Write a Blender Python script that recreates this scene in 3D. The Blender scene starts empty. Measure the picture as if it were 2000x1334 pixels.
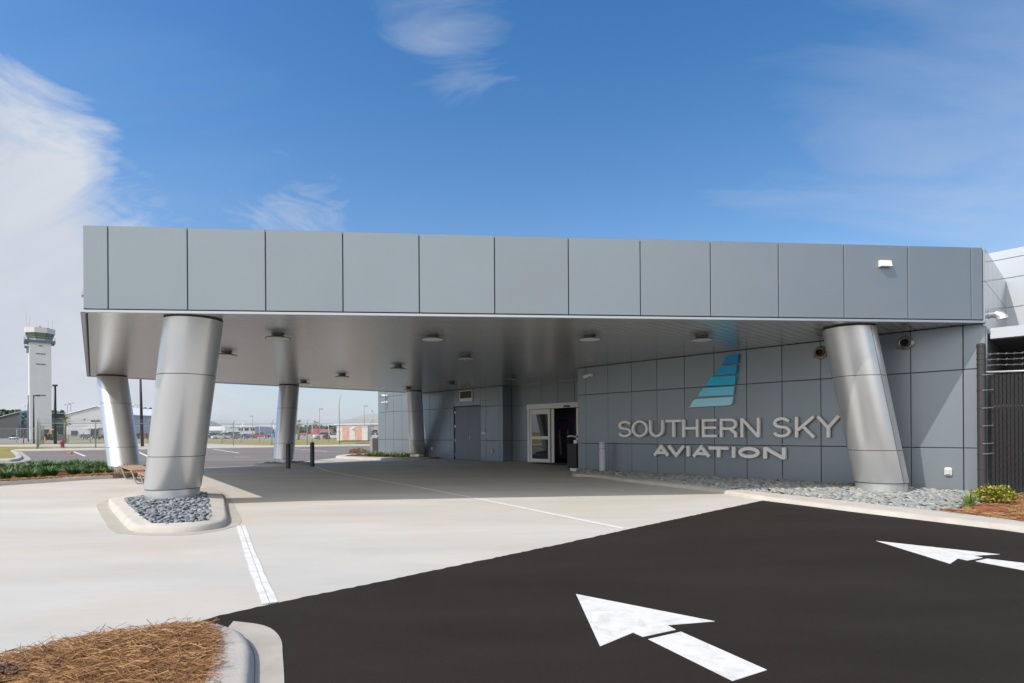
import bpy, math, random
from math import sin, cos, pi, radians, atan2, hypot, sqrt
from mathutils import Vector, Matrix
random.seed(11)
SC = bpy.context.scene
COL = SC.collection

# ------------------------------------------------------------------ camera
EYE = 1.35
ROLL = 0.0065
cd = bpy.data.cameras.new('camera'); cam = bpy.data.objects.new('camera', cd); COL.objects.link(cam)
cd.sensor_width = 36.0; cd.lens = 1100 / 2000 * 36.0
cd.shift_y = (844 - 667) / 2000.0
cd.clip_start = 0.05; cd.clip_end = 6000
cr, sr = cos(ROLL), sin(ROLL)
cam.matrix_world = Matrix(((cr, sr, 0, 0), (0, 0, -1, 0), (-sr, cr, 0, EYE), (0, 0, 0, 1)))
SC.camera = cam

# ------------------------------------------------------------------ light
TRAVEL = Vector((2.68, 1.54, -3.48)).normalized()      # direction the sunlight travels
ELEV = math.asin(-TRAVEL.z)
AZ = atan2(-TRAVEL.x, -TRAVEL.y)                        # compass angle of the sun from +Y towards +X
sl = bpy.data.lights.new('sun', 'SUN'); so = bpy.data.objects.new('sun', sl); COL.objects.link(so)
sl.energy = 2.5; sl.angle = radians(0.53); sl.color = (1.0, 0.93, 0.83)
so.rotation_euler = TRAVEL.to_track_quat('-Z', 'Y').to_euler(); so.location = (0, 0, 40)

SC.view_settings.view_transform = 'Standard'; SC.view_settings.look = 'None'
SC.view_settings.exposure = 0.53; SC.view_settings.gamma = 1.0
SC.cycles.max_bounces = 8; SC.cycles.diffuse_bounces = 4; SC.cycles.glossy_bounces = 4
SC.cycles.transparent_max_bounces = 24
SC.cycles.use_denoising = True
SC.cycles.sample_clamp_indirect = 6

W = bpy.data.worlds.new("World"); SC.world = W; W.use_nodes = True

def make_world():
    nt = W.node_tree; nt.nodes.clear(); N = nt.nodes.new; K = nt.links.new
    out = N('ShaderNodeOutputWorld'); bg = N('ShaderNodeBackground'); bg.inputs['Strength'].default_value = 0.15
    K(bg.outputs[0], out.inputs['Surface'])
    sky = N('ShaderNodeTexSky'); sky.sky_type = 'NISHITA'; sky.sun_disc = False
    sky.sun_elevation = ELEV; sky.sun_rotation = AZ
    sky.air_density = 1.0; sky.dust_density = 0.6; sky.ozone_density = 2.4; sky.altitude = 0
    tc = N('ShaderNodeTexCoord')
    nrm = N('ShaderNodeVectorMath'); nrm.operation = 'NORMALIZE'; K(tc.outputs['Generated'], nrm.inputs[0])
    d = nrm.outputs[0]
    sep = N('ShaderNodeSeparateXYZ'); K(d, sep.inputs[0])
    def m(op, a, b=None, c=None, clamp=False):
        n = N('ShaderNodeMath'); n.operation = op; n.use_clamp = clamp
        for i, v in enumerate((a, b, c)):
            if v is None: continue
            if isinstance(v, (int, float)): n.inputs[i].default_value = v
            else: K(v, n.inputs[i])
        return n.outputs[0]
    # cloud layer coordinates: direction pushed onto a flat sheet overhead
    zz = m('ADD', m('MAXIMUM', sep.outputs[2], 0.0), 0.18)
    cx = m('DIVIDE', sep.outputs[0], zz); cy = m('DIVIDE', sep.outputs[1], zz)
    cmb = N('ShaderNodeCombineXYZ'); K(cx, cmb.inputs[0]); K(cy, cmb.inputs[1])
    def noise(vec, scale, detail, rough, dist=0.0, off=(0, 0, 0), rot=0.0, sc=(1, 1, 1)):
        mp = N('ShaderNodeMapping'); mp.inputs['Location'].default_value = off
        mp.inputs['Rotation'].default_value = (0, 0, rot); mp.inputs['Scale'].default_value = sc
        K(vec, mp.inputs['Vector'])
        n = N('ShaderNodeTexNoise'); n.inputs['Scale'].default_value = scale; n.inputs['Detail'].default_value = detail
        n.inputs['Roughness'].default_value = rough; n.inputs['Distortion'].default_value = dist
        K(mp.outputs[0], n.inputs['Vector']); return n.outputs[0]
    def blob(vec, deg):           # 1 at the centre direction, 0 at deg away
        dt = N('ShaderNodeVectorMath'); dt.operation = 'DOT_PRODUCT'; K(d, dt.inputs[0])
        v = Vector(vec).normalized(); dt.inputs[1].default_value = v
        c1 = cos(radians(deg))
        return m('DIVIDE', m('SUBTRACT', dt.outputs['Value'], c1), 1 - c1, clamp=True)
    n1 = noise(d, 3.2, 9, 0.62, 0.9, (3.1, 1.7, .4), 0, (1, 1, 1.7))
    n2 = noise(cmb.outputs[0], 1.3, 8, 0.58, 0.5, (5.3, 2.2, 0), 0.7, (1.0, 2.6, 1))
    n4 = noise(cmb.outputs[0], 2.1, 9, 0.6, 1.1, (1.3, 7.7, 0), -0.5, (1.0, 1.9, 1))
    n3 = noise(d, 9.0, 7, 0.6, 1.2, (9, 4, 2), 0, (1, 1, 2.6))
    def lump(vec, deg, w, gain, thr, nz, p=1.0):
        b = m('MULTIPLY', m('POWER', blob(vec, deg), p), w)
        s = m('ADD', b, m('SUBTRACT', nz, 0.5))
        return m('MULTIPLY', m('MULTIPLY', m('SUBTRACT', s, thr), gain, clamp=True), m('MULTIPLY', b, 5.0 / w, clamp=True))
    c1 = m('MULTIPLY', lump((-1.209090909090909, 1, 0.09), 30, 0.95, 4.6, 0.37, n1), 0.98)
    c1b = m('MULTIPLY', lump((-0.9272727272727272, 1, 0.22181818181818183), 17, 0.42, 2.2, 0.10, n3), 0.8)
    c2 = m('MULTIPLY', lump((-0.11818181818181818, 1, 0.7445454545454545), 11, 0.46, 2.0, 0.33, n4), 0.62)
    c3 = m('MULTIPLY', lump((-0.39090909090909093, 1, 0.3809090909090909), 7.5, 0.42, 2.4, 0.26, n3), 0.6)
    c4 = m('MULTIPLY', lump((0.9818181818181818, 1, 0.4672727272727273), 26, 0.40, 1.5, 0.13, n2), 0.55)
    c5 = m('MULTIPLY', lump((-0.7, 1, 0.5854545454545454), 17, 0.30, .8, 0.20, n2), 0.28)
    # thin streaky veil low over the horizon and the pale air just above it
    low = m('DIVIDE', m('SUBTRACT', 0.30, sep.outputs[2], None, True), 0.30)
    veil = m('MULTIPLY', m('MULTIPLY', m('SUBTRACT', m('ADD', n3, m('MULTIPLY', low, 0.6)), 0.80), 1.8, None, True), m('MULTIPLY', low, 0.8))
    zc = m('SUBTRACT', 1.0, m('MAXIMUM', sep.outputs[2], 0.0))
    pale = m('ADD', m('MULTIPLY', m('POWER', zc, 3.2), 0.55), m('MULTIPLY', m('POWER', zc, 10.0), 0.48), None, True)
    inv = None
    for c in (c1, c1b, c2, c3, c4, c5, veil):
        q = m('SUBTRACT', 1.0, c)
        inv = q if inv is None else m('MULTIPLY', inv, q)
    mask = m('SUBTRACT', 1.0, inv, None, True)
    shade = N('ShaderNodeMix'); shade.data_type = 'RGBA'
    shade.inputs[6].default_value = (2.3,2.55,3.0,1); shade.inputs[7].default_value = (3.6,3.75,4.0,1)
    K(n1, shade.inputs[0])
    hs = N('ShaderNodeHueSaturation'); hs.inputs['Saturation'].default_value = 1.34; hs.inputs['Value'].default_value = 0.8
    K(sky.outputs[0], hs.inputs['Color'])
    air = N('ShaderNodeMix'); air.data_type = 'RGBA'
    K(pale, air.inputs[0]); K(hs.outputs[0], air.inputs[6]); air.inputs[7].default_value = (2.45, 2.75, 3.2, 1)
    mx = N('ShaderNodeMix'); mx.data_type = 'RGBA'
    K(mask, mx.inputs[0]); K(air.outputs[2], mx.inputs[6]); K(shade.outputs[2], mx.inputs[7])
    # unseen bright cloud added behind the camera to fill the shade under the canopy
    fill_cloud = lump((-0.25, -1, 0.50), 66, 1.5, 2.2, 0.42, n1)
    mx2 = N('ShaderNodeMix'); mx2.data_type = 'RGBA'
    K(fill_cloud, mx2.inputs[0]); K(mx.outputs[2], mx2.inputs[6]); mx2.inputs[7].default_value = (7.6,7.7,7.8,1)
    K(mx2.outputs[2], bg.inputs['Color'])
make_world()

# ------------------------------------------------------------------ materials
def srgb(r, g, b):
    f = lambda c: (c / 255 / 12.92) if c / 255 <= 0.04045 else ((c / 255 + 0.055) / 1.055) ** 2.4
    return (f(r), f(g), f(b), 1)

def mat(name, col, rough=0.6, metal=0.0, var=0.0, vscale=3.0, vstretch=(1, 1, 1), bump=0.0, bscale=60.0,
        island=0.0, emis=None, col2=None, aniso=0.0, coat=0.0, spec=0.5, rvar=0.0, stain=None, fine=None):
    m = bpy.data.materials.new(name); m.use_nodes = True
    nt = m.node_tree; N = nt.nodes.new; K = nt.links.new
    b = nt.nodes['Principled BSDF']
    if len(col) == 3: col = (*col, 1)
    b.inputs['Base Color'].default_value = col
    b.inputs['Roughness'].default_value = rough; b.inputs['Metallic'].default_value = metal
    b.inputs['Specular IOR Level'].default_value = spec
    if coat: b.inputs['Coat Weight'].default_value = coat; b.inputs['Coat Roughness'].default_value = 0.08
    tc = N('ShaderNodeTexCoord')
    cur = None
    def mixc(a, bb, fac):
        x = N('ShaderNodeMix'); x.data_type = 'RGBA'
        for i, v in ((6, a), (7, bb)):
            if isinstance(v, tuple): x.inputs[i].default_value = v
            else: K(v, x.inputs[i])
        K(fac, x.inputs[0]); return x.outputs[2]
    def nz(scale, detail=6, rough_=0.6, st=(1, 1, 1), dist=0.0):
        mp = N('ShaderNodeMapping'); mp.inputs['Scale'].default_value = st
        K(tc.outputs['Object'], mp.inputs['Vector'])
        n = N('ShaderNodeTexNoise'); n.inputs['Scale'].default_value = scale
        n.inputs['Detail'].default_value = detail; n.inputs['Roughness'].default_value = rough_
        n.inputs['Distortion'].default_value = dist
        K(mp.outputs[0], n.inputs['Vector']); return n.outputs[0]
    def ramp(fac, lo, hi):
        r_ = N('ShaderNodeMapRange'); r_.inputs['From Min'].default_value = lo; r_.inputs['From Max'].default_value = hi
        K(fac, r_.inputs['Value']); return r_.outputs[0]
    if var:
        c2 = col2 if col2 else tuple(max(0, c * (1 - var)) for c in col[:3])
        c2 = (*c2[:3], 1)
        cur = mixc(col, c2, ramp(nz(vscale, 7, 0.6, vstretch), 0.3, 0.7))
    if stain:
        sc_, sscale, sst, lo, hi, amt = stain
        f_ = ramp(nz(sscale, 6, 0.62, sst, 0.6), lo, hi)
        mm = N('ShaderNodeMath'); mm.operation = 'MULTIPLY'; mm.inputs[1].default_value = amt; K(f_, mm.inputs[0])
        cur = mixc(cur if cur else col, (*sc_[:3], 1), mm.outputs[0])
    if fine:
        hv = N('ShaderNodeHueSaturation'); r_ = N('ShaderNodeMapRange'); r_.inputs['To Min'].default_value = 1-fine[2]; r_.inputs['To Max'].default_value = 1+fine[2]
        K(nz(fine[0], 8, .7, fine[1]), r_.inputs['Value']); K(r_.outputs[0], hv.inputs['Value'])
        if cur: K(cur, hv.inputs['Color'])
        else: hv.inputs['Color'].default_value = col
        cur = hv.outputs[0]
    if island:
        gi = N('ShaderNodeNewGeometry')
        hv = N('ShaderNodeHueSaturation')
        r_ = N('ShaderNodeMapRange'); r_.inputs['To Min'].default_value = 1 - island; r_.inputs['To Max'].default_value = 1 + island
        K(gi.outputs['Random Per Island'], r_.inputs['Value']); K(r_.outputs[0], hv.inputs['Value'])
        if cur: K(cur, hv.inputs['Color'])
        else: hv.inputs['Color'].default_value = col
        cur = hv.outputs[0]
    if cur: K(cur, b.inputs['Base Color'])
    if rvar:
        r_ = N('ShaderNodeMapRange'); r_.inputs['To Min'].default_value = max(0, rough - rvar); r_.inputs['To Max'].default_value = min(1, rough + rvar)
        K(nz(2.0, 5), r_.inputs['Value']); K(r_.outputs[0], b.inputs['Roughness'])
    if bump:
        bn = N('ShaderNodeBump'); bn.inputs['Strength'].default_value = bump; bn.inputs['Distance'].default_value = 0.01
        K(nz(bscale, 5, 0.6, vstretch if bump < 0 else (1, 1, 1)), bn.inputs['Height']); K(bn.outputs[0], b.inputs['Normal'])
    if emis:
        b.inputs['Emission Color'].default_value = (*emis[:3], 1); b.inputs['Emission Strength'].default_value = emis[3]
    return m

def island_mix(name, cols, rough=0.7, bump=0.0, bscale=40, spec=0.5):
    """each loose piece (stone, needle, leaf) picks its own colour"""
    m = bpy.data.materials.new(name); m.use_nodes = True
    nt = m.node_tree; N = nt.nodes.new; K = nt.links.new; b = nt.nodes['Principled BSDF']
    b.inputs['Roughness'].default_value = rough; b.inputs['Specular IOR Level'].default_value = spec
    gi = N('ShaderNodeNewGeometry'); cr_ = N('ShaderNodeValToRGB'); cr_.color_ramp.interpolation = 'LINEAR'
    els = cr_.color_ramp.elements
    while len(els) < len(cols): els.new(0.5)
    for i, c in enumerate(cols): els[i].position = i / (len(cols) - 1); els[i].color = (*c[:3], 1)
    K(gi.outputs['Random Per Island'], cr_.inputs[0])
    tc = N('ShaderNodeTexCoord'); n = N('ShaderNodeTexNoise'); n.inputs['Scale'].default_value = bscale; K(tc.outputs['Object'], n.inputs['Vector'])
    hv = N('ShaderNodeHueSaturation'); r_ = N('ShaderNodeMapRange'); r_.inputs['To Min'].default_value = .75; r_.inputs['To Max'].default_value = 1.25
    K(n.outputs[0], r_.inputs['Value']); K(r_.outputs[0], hv.inputs['Value']); K(cr_.outputs[0], hv.inputs['Color']); K(hv.outputs[0], b.inputs['Base Color'])
    if bump:
        bn = N('ShaderNodeBump'); bn.inputs['Strength'].default_value = bump; bn.inputs['Distance'].default_value = .01
        K(n.outputs[0], bn.inputs['Height']); K(bn.outputs[0], b.inputs['Normal'])
    return m

M = {}
M['acm'] = mat('blue_grey_composite_panel', (0.232, 0.268, 0.298), 0.33, 0.35, var=0.05, vscale=.6, rvar=.03, island=.03)
M['acm_end'] = mat('glossy_composite_panel', (0.30, 0.33, 0.36), 0.16, 0.45)
M['acm_white'] = mat('pale_composite_panel', (0.50, 0.53, 0.57), 0.4, 0.1, var=0.04, vscale=.7)
M['joint'] = mat('dark_joint', (0.02, 0.023, 0.026), 0.8)
M['soffit'] = mat('satin_soffit_panel', (0.64, 0.635, 0.615), 0.23, 0.7)
M['column'] = mat('silver_column_cladding', (0.64, 0.65, 0.66), 0.29, 0.68, var=0.03, vscale=1.5, rvar=.03)
M['trim'] = mat('trim_metal', (0.42, 0.45, 0.48), 0.35, 0.6)
M['letter'] = mat('satin_letter_metal', (0.84, 0.82, 0.79), 0.45, 0.1, var=.05, vscale=4)
M['letter_side'] = M['letter']
M['white'] = mat('white_paint_metal', (0.78, 0.78, 0.77), 0.4, var=.04, vscale=8)
M['white_alu'] = mat('pale_door_frame', (0.84, 0.83, 0.80), 0.4, 0.1, var=.03, vscale=5)
M['door_paint'] = mat('grey_door_paint', (0.18, 0.195, 0.215), 0.45, 0.05, var=.08, vscale=2.0)
M['black'] = mat('black_plastic', (0.018, 0.018, 0.02), 0.45, var=.2, vscale=12)
M['dark'] = mat('dark_grey_metal', (0.05, 0.055, 0.06), 0.5, 0.2)
M['lens'] = mat('frosted_lens', (0.55, 0.55, 0.54), 0.35)
M['lamp_metal'] = mat('bronze_lamp_housing', (0.14, 0.14, 0.145), 0.4, 0.4)
M['bronze'] = mat('bronze_ring', (0.27, 0.21, 0.14), 0.4, 0.7, var=.2, vscale=20)
M['steel_ring'] = mat('steel_ring', (0.30, 0.29, 0.27), 0.35, 0.8, var=.2, vscale=20)
M['chrome'] = mat('brushed_chrome', (0.7, 0.7, 0.72), 0.2, 1.0)
M['spout'] = mat('spout_metal', (0.72, 0.73, 0.75), 0.3, 0.6)
M['brass'] = mat('cart_brass', (0.62, 0.50, 0.36), 0.25, 1.0)
M['galv'] = mat('galvanised_steel', (0.42, 0.45, 0.47), 0.45, 0.5, var=.15, vscale=6)
M['bollard_dark'] = mat('dark_bollard_sleeve', (0.055, 0.068, 0.08), 0.5, var=.1, vscale=4)
M['bollard_light'] = mat('light_bollard_sleeve', (0.50, 0.51, 0.57), 0.5, var=.08, vscale=4)
M['concrete'] = mat('plaza_concrete', (0.565, 0.54, 0.50), 0.88, var=.2, col2=(0.45, 0.436, 0.405), vscale=.55, vstretch=(.35, 1.3, 1),
                    bump=.12, bscale=90, stain=((0.50, 0.43, 0.35), .33, (.5, 1.4, 1), .48, .68, .72), fine=(22, (.10, 3.0, 1), .10), spec=.3)
M['kerb'] = mat('kerb_concrete', (0.54, 0.505, 0.455), 0.9, var=.18, vscale=3.5, bump=.35, bscale=45, spec=.3,
                stain=((0.40, 0.35, 0.29), 2.0, (1, 1, 1), .55, .75, .4))
M['gutter'] = mat('gutter_concrete', (0.47, 0.43, 0.375), 0.9, var=.2, vscale=4, bump=.2, bscale=60, spec=.3)
M['asphalt'] = mat('sealed_asphalt', (0.0205, 0.0160, 0.0130), 0.88, var=.22, col2=(0.030, 0.0245, 0.021), vscale=.7, vstretch=(.5, 1.6, 1), bump=.5, bscale=110, spec=.16, stain=((0.10, 0.095, 0.09), 75, (1, 1, 1), .66, .72, .55))
M['lot'] = mat('worn_lot_asphalt', (0.175, 0.153, 0.142), 0.9, var=.3, col2=(0.235, 0.21, 0.195), vscale=.35, vstretch=(.25, 1.8, 1), spec=.2,
               stain=((0.07, 0.065, 0.065), .22, (.25, 2.2, 1), .55, .7, .7))
M['far_pave'] = mat('pale_far_pavement', (0.30, 0.29, 0.28), 0.9, var=.2, vscale=.05, spec=.2)
M['path'] = mat('path_concrete', (0.50, 0.46, 0.42), 0.9, var=.12, vscale=.3, spec=.2)
M['paint'] = mat('road_paint', (0.76, 0.745, 0.71), 0.7, var=.10, vscale=9, stain=((0.42, 0.41, 0.39), 7, (1, 1, 1), .50, .72, .6), bump=.3, bscale=120)
M['paint_thin'] = mat('thin_road_paint', (0.62, 0.60, 0.57), 0.75, var=.15, vscale=9)
M['grass'] = mat('dry_lawn', (0.23, 0.225, 0.065), 0.95, var=.5, col2=(0.31, 0.25, 0.10), vscale=.11, vstretch=(1, 2.5, 1), spec=.1, bump=.5, bscale=12)
M['soil'] = mat('straw_soil', (0.20, 0.095, 0.040), 0.95, var=.4, vscale=9, bump=1, bscale=50, spec=.1)
M['stone_bed'] = mat('dark_pebble_bed', (0.06, 0.065, 0.07), 0.95, var=.3, vscale=18, bump=.8, bscale=40)  # dark ground showing between the loose stones
M['pebble_blue'] = island_mix('blue_grey_pebbles', [(0.13, 0.15, 0.175), (0.24, 0.26, 0.29), (0.18, 0.205, 0.24), (0.32, 0.335, 0.34), (0.23, 0.235, 0.215)], .6, .2, 30)
M['pebble_green'] = island_mix('green_grey_river_stones', [(0.17, 0.19, 0.20), (0.31, 0.325, 0.31), (0.22, 0.25, 0.28), (0.40, 0.39, 0.35), (0.26, 0.285, 0.28), (0.33, 0.30, 0.26), (0.19, 0.21, 0.235)], .65, .2, 14)
M['straw'] = island_mix('pine_needles', [(0.10, 0.042, 0.016), (0.38, 0.20, 0.08), (0.24, 0.11, 0.04), (0.50, 0.31, 0.15), (0.30, 0.145, 0.052), (0.07, 0.03, 0.014)], .65, spec=.3)
M['leaf'] = island_mix('strap_leaf_green', [(0.045, 0.11, 0.022), (0.10, 0.20, 0.05), (0.07, 0.15, 0.035), (0.18, 0.28, 0.10)], .5)
M['leaf_lime'] = island_mix('bright_strap_leaf', [(0.12, 0.22, 0.03), (0.20, 0.32, 0.05), (0.08, 0.15, 0.025), (0.28, 0.36, 0.09)], .5)
M['leaf_yellow'] = island_mix('golden_shrub_leaf', [(0.10, 0.15, 0.02), (0.38, 0.36, 0.03), (0.20, 0.24, 0.03), (0.50, 0.42, 0.05), (0.14, 0.17, 0.03)], .45)
M['leaf_red'] = island_mix('red_tip_shrub_leaf', [(0.10, 0.14, 0.03), (0.45, 0.10, 0.04), (0.16, 0.20, 0.04), (0.50, 0.20, 0.06)], .45)
M['leaf_dark'] = island_mix('dark_red_leaf', [(0.05, 0.015, 0.015), (0.10, 0.02, 0.02), (0.04, 0.03, 0.015)], .4)
M['palm_leaf'] = island_mix('palm_leaf', [(0.10, 0.14, 0.03), (0.20, 0.22, 0.06), (0.26, 0.22, 0.09)], .5)
M['trunk'] = mat('palm_trunk', (0.26, 0.22, 0.17), 0.9, var=.4, vscale=8, bump=.8, bscale=20)
M['wood_far'] = island_mix('far_wood_foliage', [(0.075, 0.105, 0.06), (0.12, 0.155, 0.085), (0.09, 0.125, 0.075)], .8)
M['bench_wood'] = mat('bench_slat_wood', (0.46, 0.27, 0.17), 0.55, var=.25, vscale=6, vstretch=(1, 12, 1))
M['bench_steel'] = mat('bench_steel', (0.55, 0.56, 0.57), 0.4, .3)
M['red_paint'] = mat('hydrant_red', (0.35, 0.035, 0.045), 0.5, var=.15, vscale=10)
M['tower'] = mat('tower_precast', (0.70, 0.70, 0.69), 0.8, var=.08, vscale=.4)
M['tower_pale'] = mat('tower_cab_panel', (0.68, 0.67, 0.64), 0.6, var=.05, vscale=1)
M['tower_rail'] = mat('tower_deck_steel', (0.13, 0.17, 0.23), 0.6, .2)
M['glass_dark'] = mat('dark_glass', (0.02, 0.03, 0.032), 0.10, 0.0, spec=.5)
M['glass_green'] = mat('green_tinted_glass', (0.13, 0.17, 0.16), 0.05, 0.1, spec=.9)
M['slot'] = mat('slot_window', (0.12, 0.13, 0.20), 0.3)
M['siding_dark'] = mat('dark_lap_siding', (0.085, 0.09, 0.095), 0.8, var=.3, vscale=.5, vstretch=(.2, .2, 6))
M['siding_white'] = mat('ribbed_metal_siding', (0.50, 0.50, 0.52), 0.55, .1, var=.12, vscale=2.0, vstretch=(1, 1, .05))
M['roof_white'] = mat('white_roof_sheet', (0.80, 0.80, 0.79), 0.5, var=.05, vscale=.6)
M['roof_grey'] = mat('grey_shingle_roof', (0.36, 0.37, 0.35), 0.9, var=.2, vscale=1.2)
M['stone_base'] = mat('stone_wainscot', (0.30, 0.285, 0.26), 0.9, var=.2, vscale=3)
M['term_wall'] = mat('terminal_wall', (0.42, 0.46, 0.50), 0.6, var=.05, vscale=1)
M['pink'] = mat('faded_coral_panel', (0.55, 0.25, 0.19), 0.8, var=.25, col2=(0.68, 0.42, 0.36), vscale=1.6, vstretch=(3, 3, .6))
M['shed_white'] = mat('weathered_white_panel', (0.66, 0.66, 0.67), 0.75, var=.18, vscale=2.5)
M['teal'] = mat('teal_steel_frame', (0.10, 0.24, 0.24), 0.6)
M['tractor'] = mat('tractor_green', (0.03, 0.10, 0.04), 0.5)
M['yellow'] = mat('machine_yellow', (0.62, 0.36, 0.03), 0.5)
M['orange'] = mat('safety_orange', (0.75, 0.12, 0.03), 0.5)
M['pole_black'] = mat('black_lamp_pole', (0.012, 0.012, 0.014), 0.45)
M['pole_grey'] = mat('grey_lamp_pole', (0.33, 0.31, 0.29), 0.6, .2)
M['rubber'] = mat('tyre_rubber', (0.02, 0.02, 0.02), 0.8)
M['tail'] = mat('tail_lamp_red', (0.5, 0.02, 0.02), 0.3)
M['blue_bin'] = mat('blue_container', (0.02, 0.20, 0.42), 0.5)
M['blue_cloth'] = mat('blue_banner', (0.05, 0.10, 0.35), 0.7)
M['red_cloth'] = mat('red_banner', (0.42, 0.10, 0.10), 0.7)
M['sign_blue'] = mat('blue_sign_plate', (0.10, 0.42, 0.68), 0.4)
M['lobby'] = mat('lobby_wall', (0.30, 0.25, 0.34), 0.7, var=.1, vscale=1)
M['lobby_floor'] = mat('lobby_floor', (0.06, 0.055, 0.07), 0.5)
M['mat_floor'] = mat('door_mat', (0.05, 0.06, 0.07), 0.95, var=.3, vscale=30)
M['cable_blue'] = mat('cart_blue_hoop', (0.02, 0.03, 0.20), 0.3, .4)
M['vinyl'] = mat('black_vinyl_slat', (0.020, 0.019, 0.021), 0.5, var=.2, vscale=5)
M['wire_dark'] = mat('black_coated_wire', (0.055, 0.052, 0.055), 0.45, .2)
M['wire_pale'] = mat('pale_wire', (0.45, 0.43, 0.44), 0.4, .6)
M['brick'] = mat('edging_brick', (0.32, 0.10, 0.06), 0.9, var=.2, vscale=10)
for k_, c_ in (('car_charcoal', (0.045, 0.06, 0.08)), ('car_navy', (0.05, 0.07, 0.11)), ('car_black', (0.015, 0.018, 0.022)), ('car_white', (0.72, 0.72, 0.73)),
               ('car_silver', (0.50, 0.50, 0.48)), ('car_red', (0.42, 0.02, 0.035)), ('car_maroon', (0.22, 0.015, 0.03)), ('truck_red', (0.50, 0.07, 0.07))):
    M[k_] = mat(k_ + '_paint', c_, 0.35, .1, coat=.15)
STRIPE = [srgb(0, 140, 200), srgb(0, 160, 212), srgb(30, 184, 226), srgb(115, 210, 236), srgb(170, 230, 246)]
for i_, c_ in enumerate(STRIPE): M['stripe%d' % i_] = mat('logo_blue_%d' % i_, c_, 0.35, var=.03, vscale=5)

def glass_mat(name, tint, refl):
    m = bpy.data.materials.new(name); m.use_nodes = True; nt = m.node_tree; nt.nodes.clear(); N = nt.nodes.new; K = nt.links.new
    o = N('ShaderNodeOutputMaterial'); mx = N('ShaderNodeMixShader'); t = N('ShaderNodeBsdfTransparent'); g_ = N('ShaderNodeBsdfGlossy')
    t.inputs[0].default_value = (*tint, 1); g_.inputs['Roughness'].default_value = 0.0
    lw = N('ShaderNodeFresnel'); lw.inputs['IOR'].default_value = refl
    K(lw.outputs[0], mx.inputs[0]); K(t.outputs[0], mx.inputs[1]); K(g_.outputs[0], mx.inputs[2]); K(mx.outputs[0], o.inputs[0]); return m
M['door_glass'] = glass_mat('tinted_door_glass', (0.10, 0.11, 0.12), 2.6)

def chainlink(name, col, cell, thick):
    """woven diamonds of wire, the gaps open"""
    m = bpy.data.materials.new(name); m.use_nodes = True; nt = m.node_tree; N = nt.nodes.new; K = nt.links.new
    b = nt.nodes['Principled BSDF']; b.inputs['Base Color'].default_value = (*col, 1); b.inputs['Roughness'].default_value = .5; b.inputs['Metallic'].default_value = .3
    tc = N('ShaderNodeTexCoord'); sp = N('ShaderNodeSeparateXYZ'); K(tc.outputs['Object'], sp.inputs[0])
    def mm(op, a, b_=None):
        n = N('ShaderNodeMath'); n.operation = op
        for i, v in enumerate((a, b_)):
            if v is None: continue
            if isinstance(v, (int, float)): n.inputs[i].default_value = v
            else: K(v, n.inputs[i])
        return n.outputs[0]
    ln = N('ShaderNodeVectorMath'); ln.operation = 'LENGTH'
    c2 = N('ShaderNodeCombineXYZ'); K(sp.outputs[0], c2.inputs[0]); K(sp.outputs[1], c2.inputs[1]); K(c2.outputs[0], ln.inputs[0])
    h = sp.outputs[0]; v = sp.outputs[2]
    a = mm('LESS_THAN', mm('FRACT', mm('DIVIDE', mm('ADD', h, v), cell)), thick)
    c = mm('LESS_THAN', mm('FRACT', mm('DIVIDE', mm('SUBTRACT', h, v), cell)), thick)
    K(mm('MAXIMUM', a, c), b.inputs['Alpha']); return m
M['chain'] = chainlink('chain_link_wire', (0.50, 0.53, 0.56), 0.07, 0.035)

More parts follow.
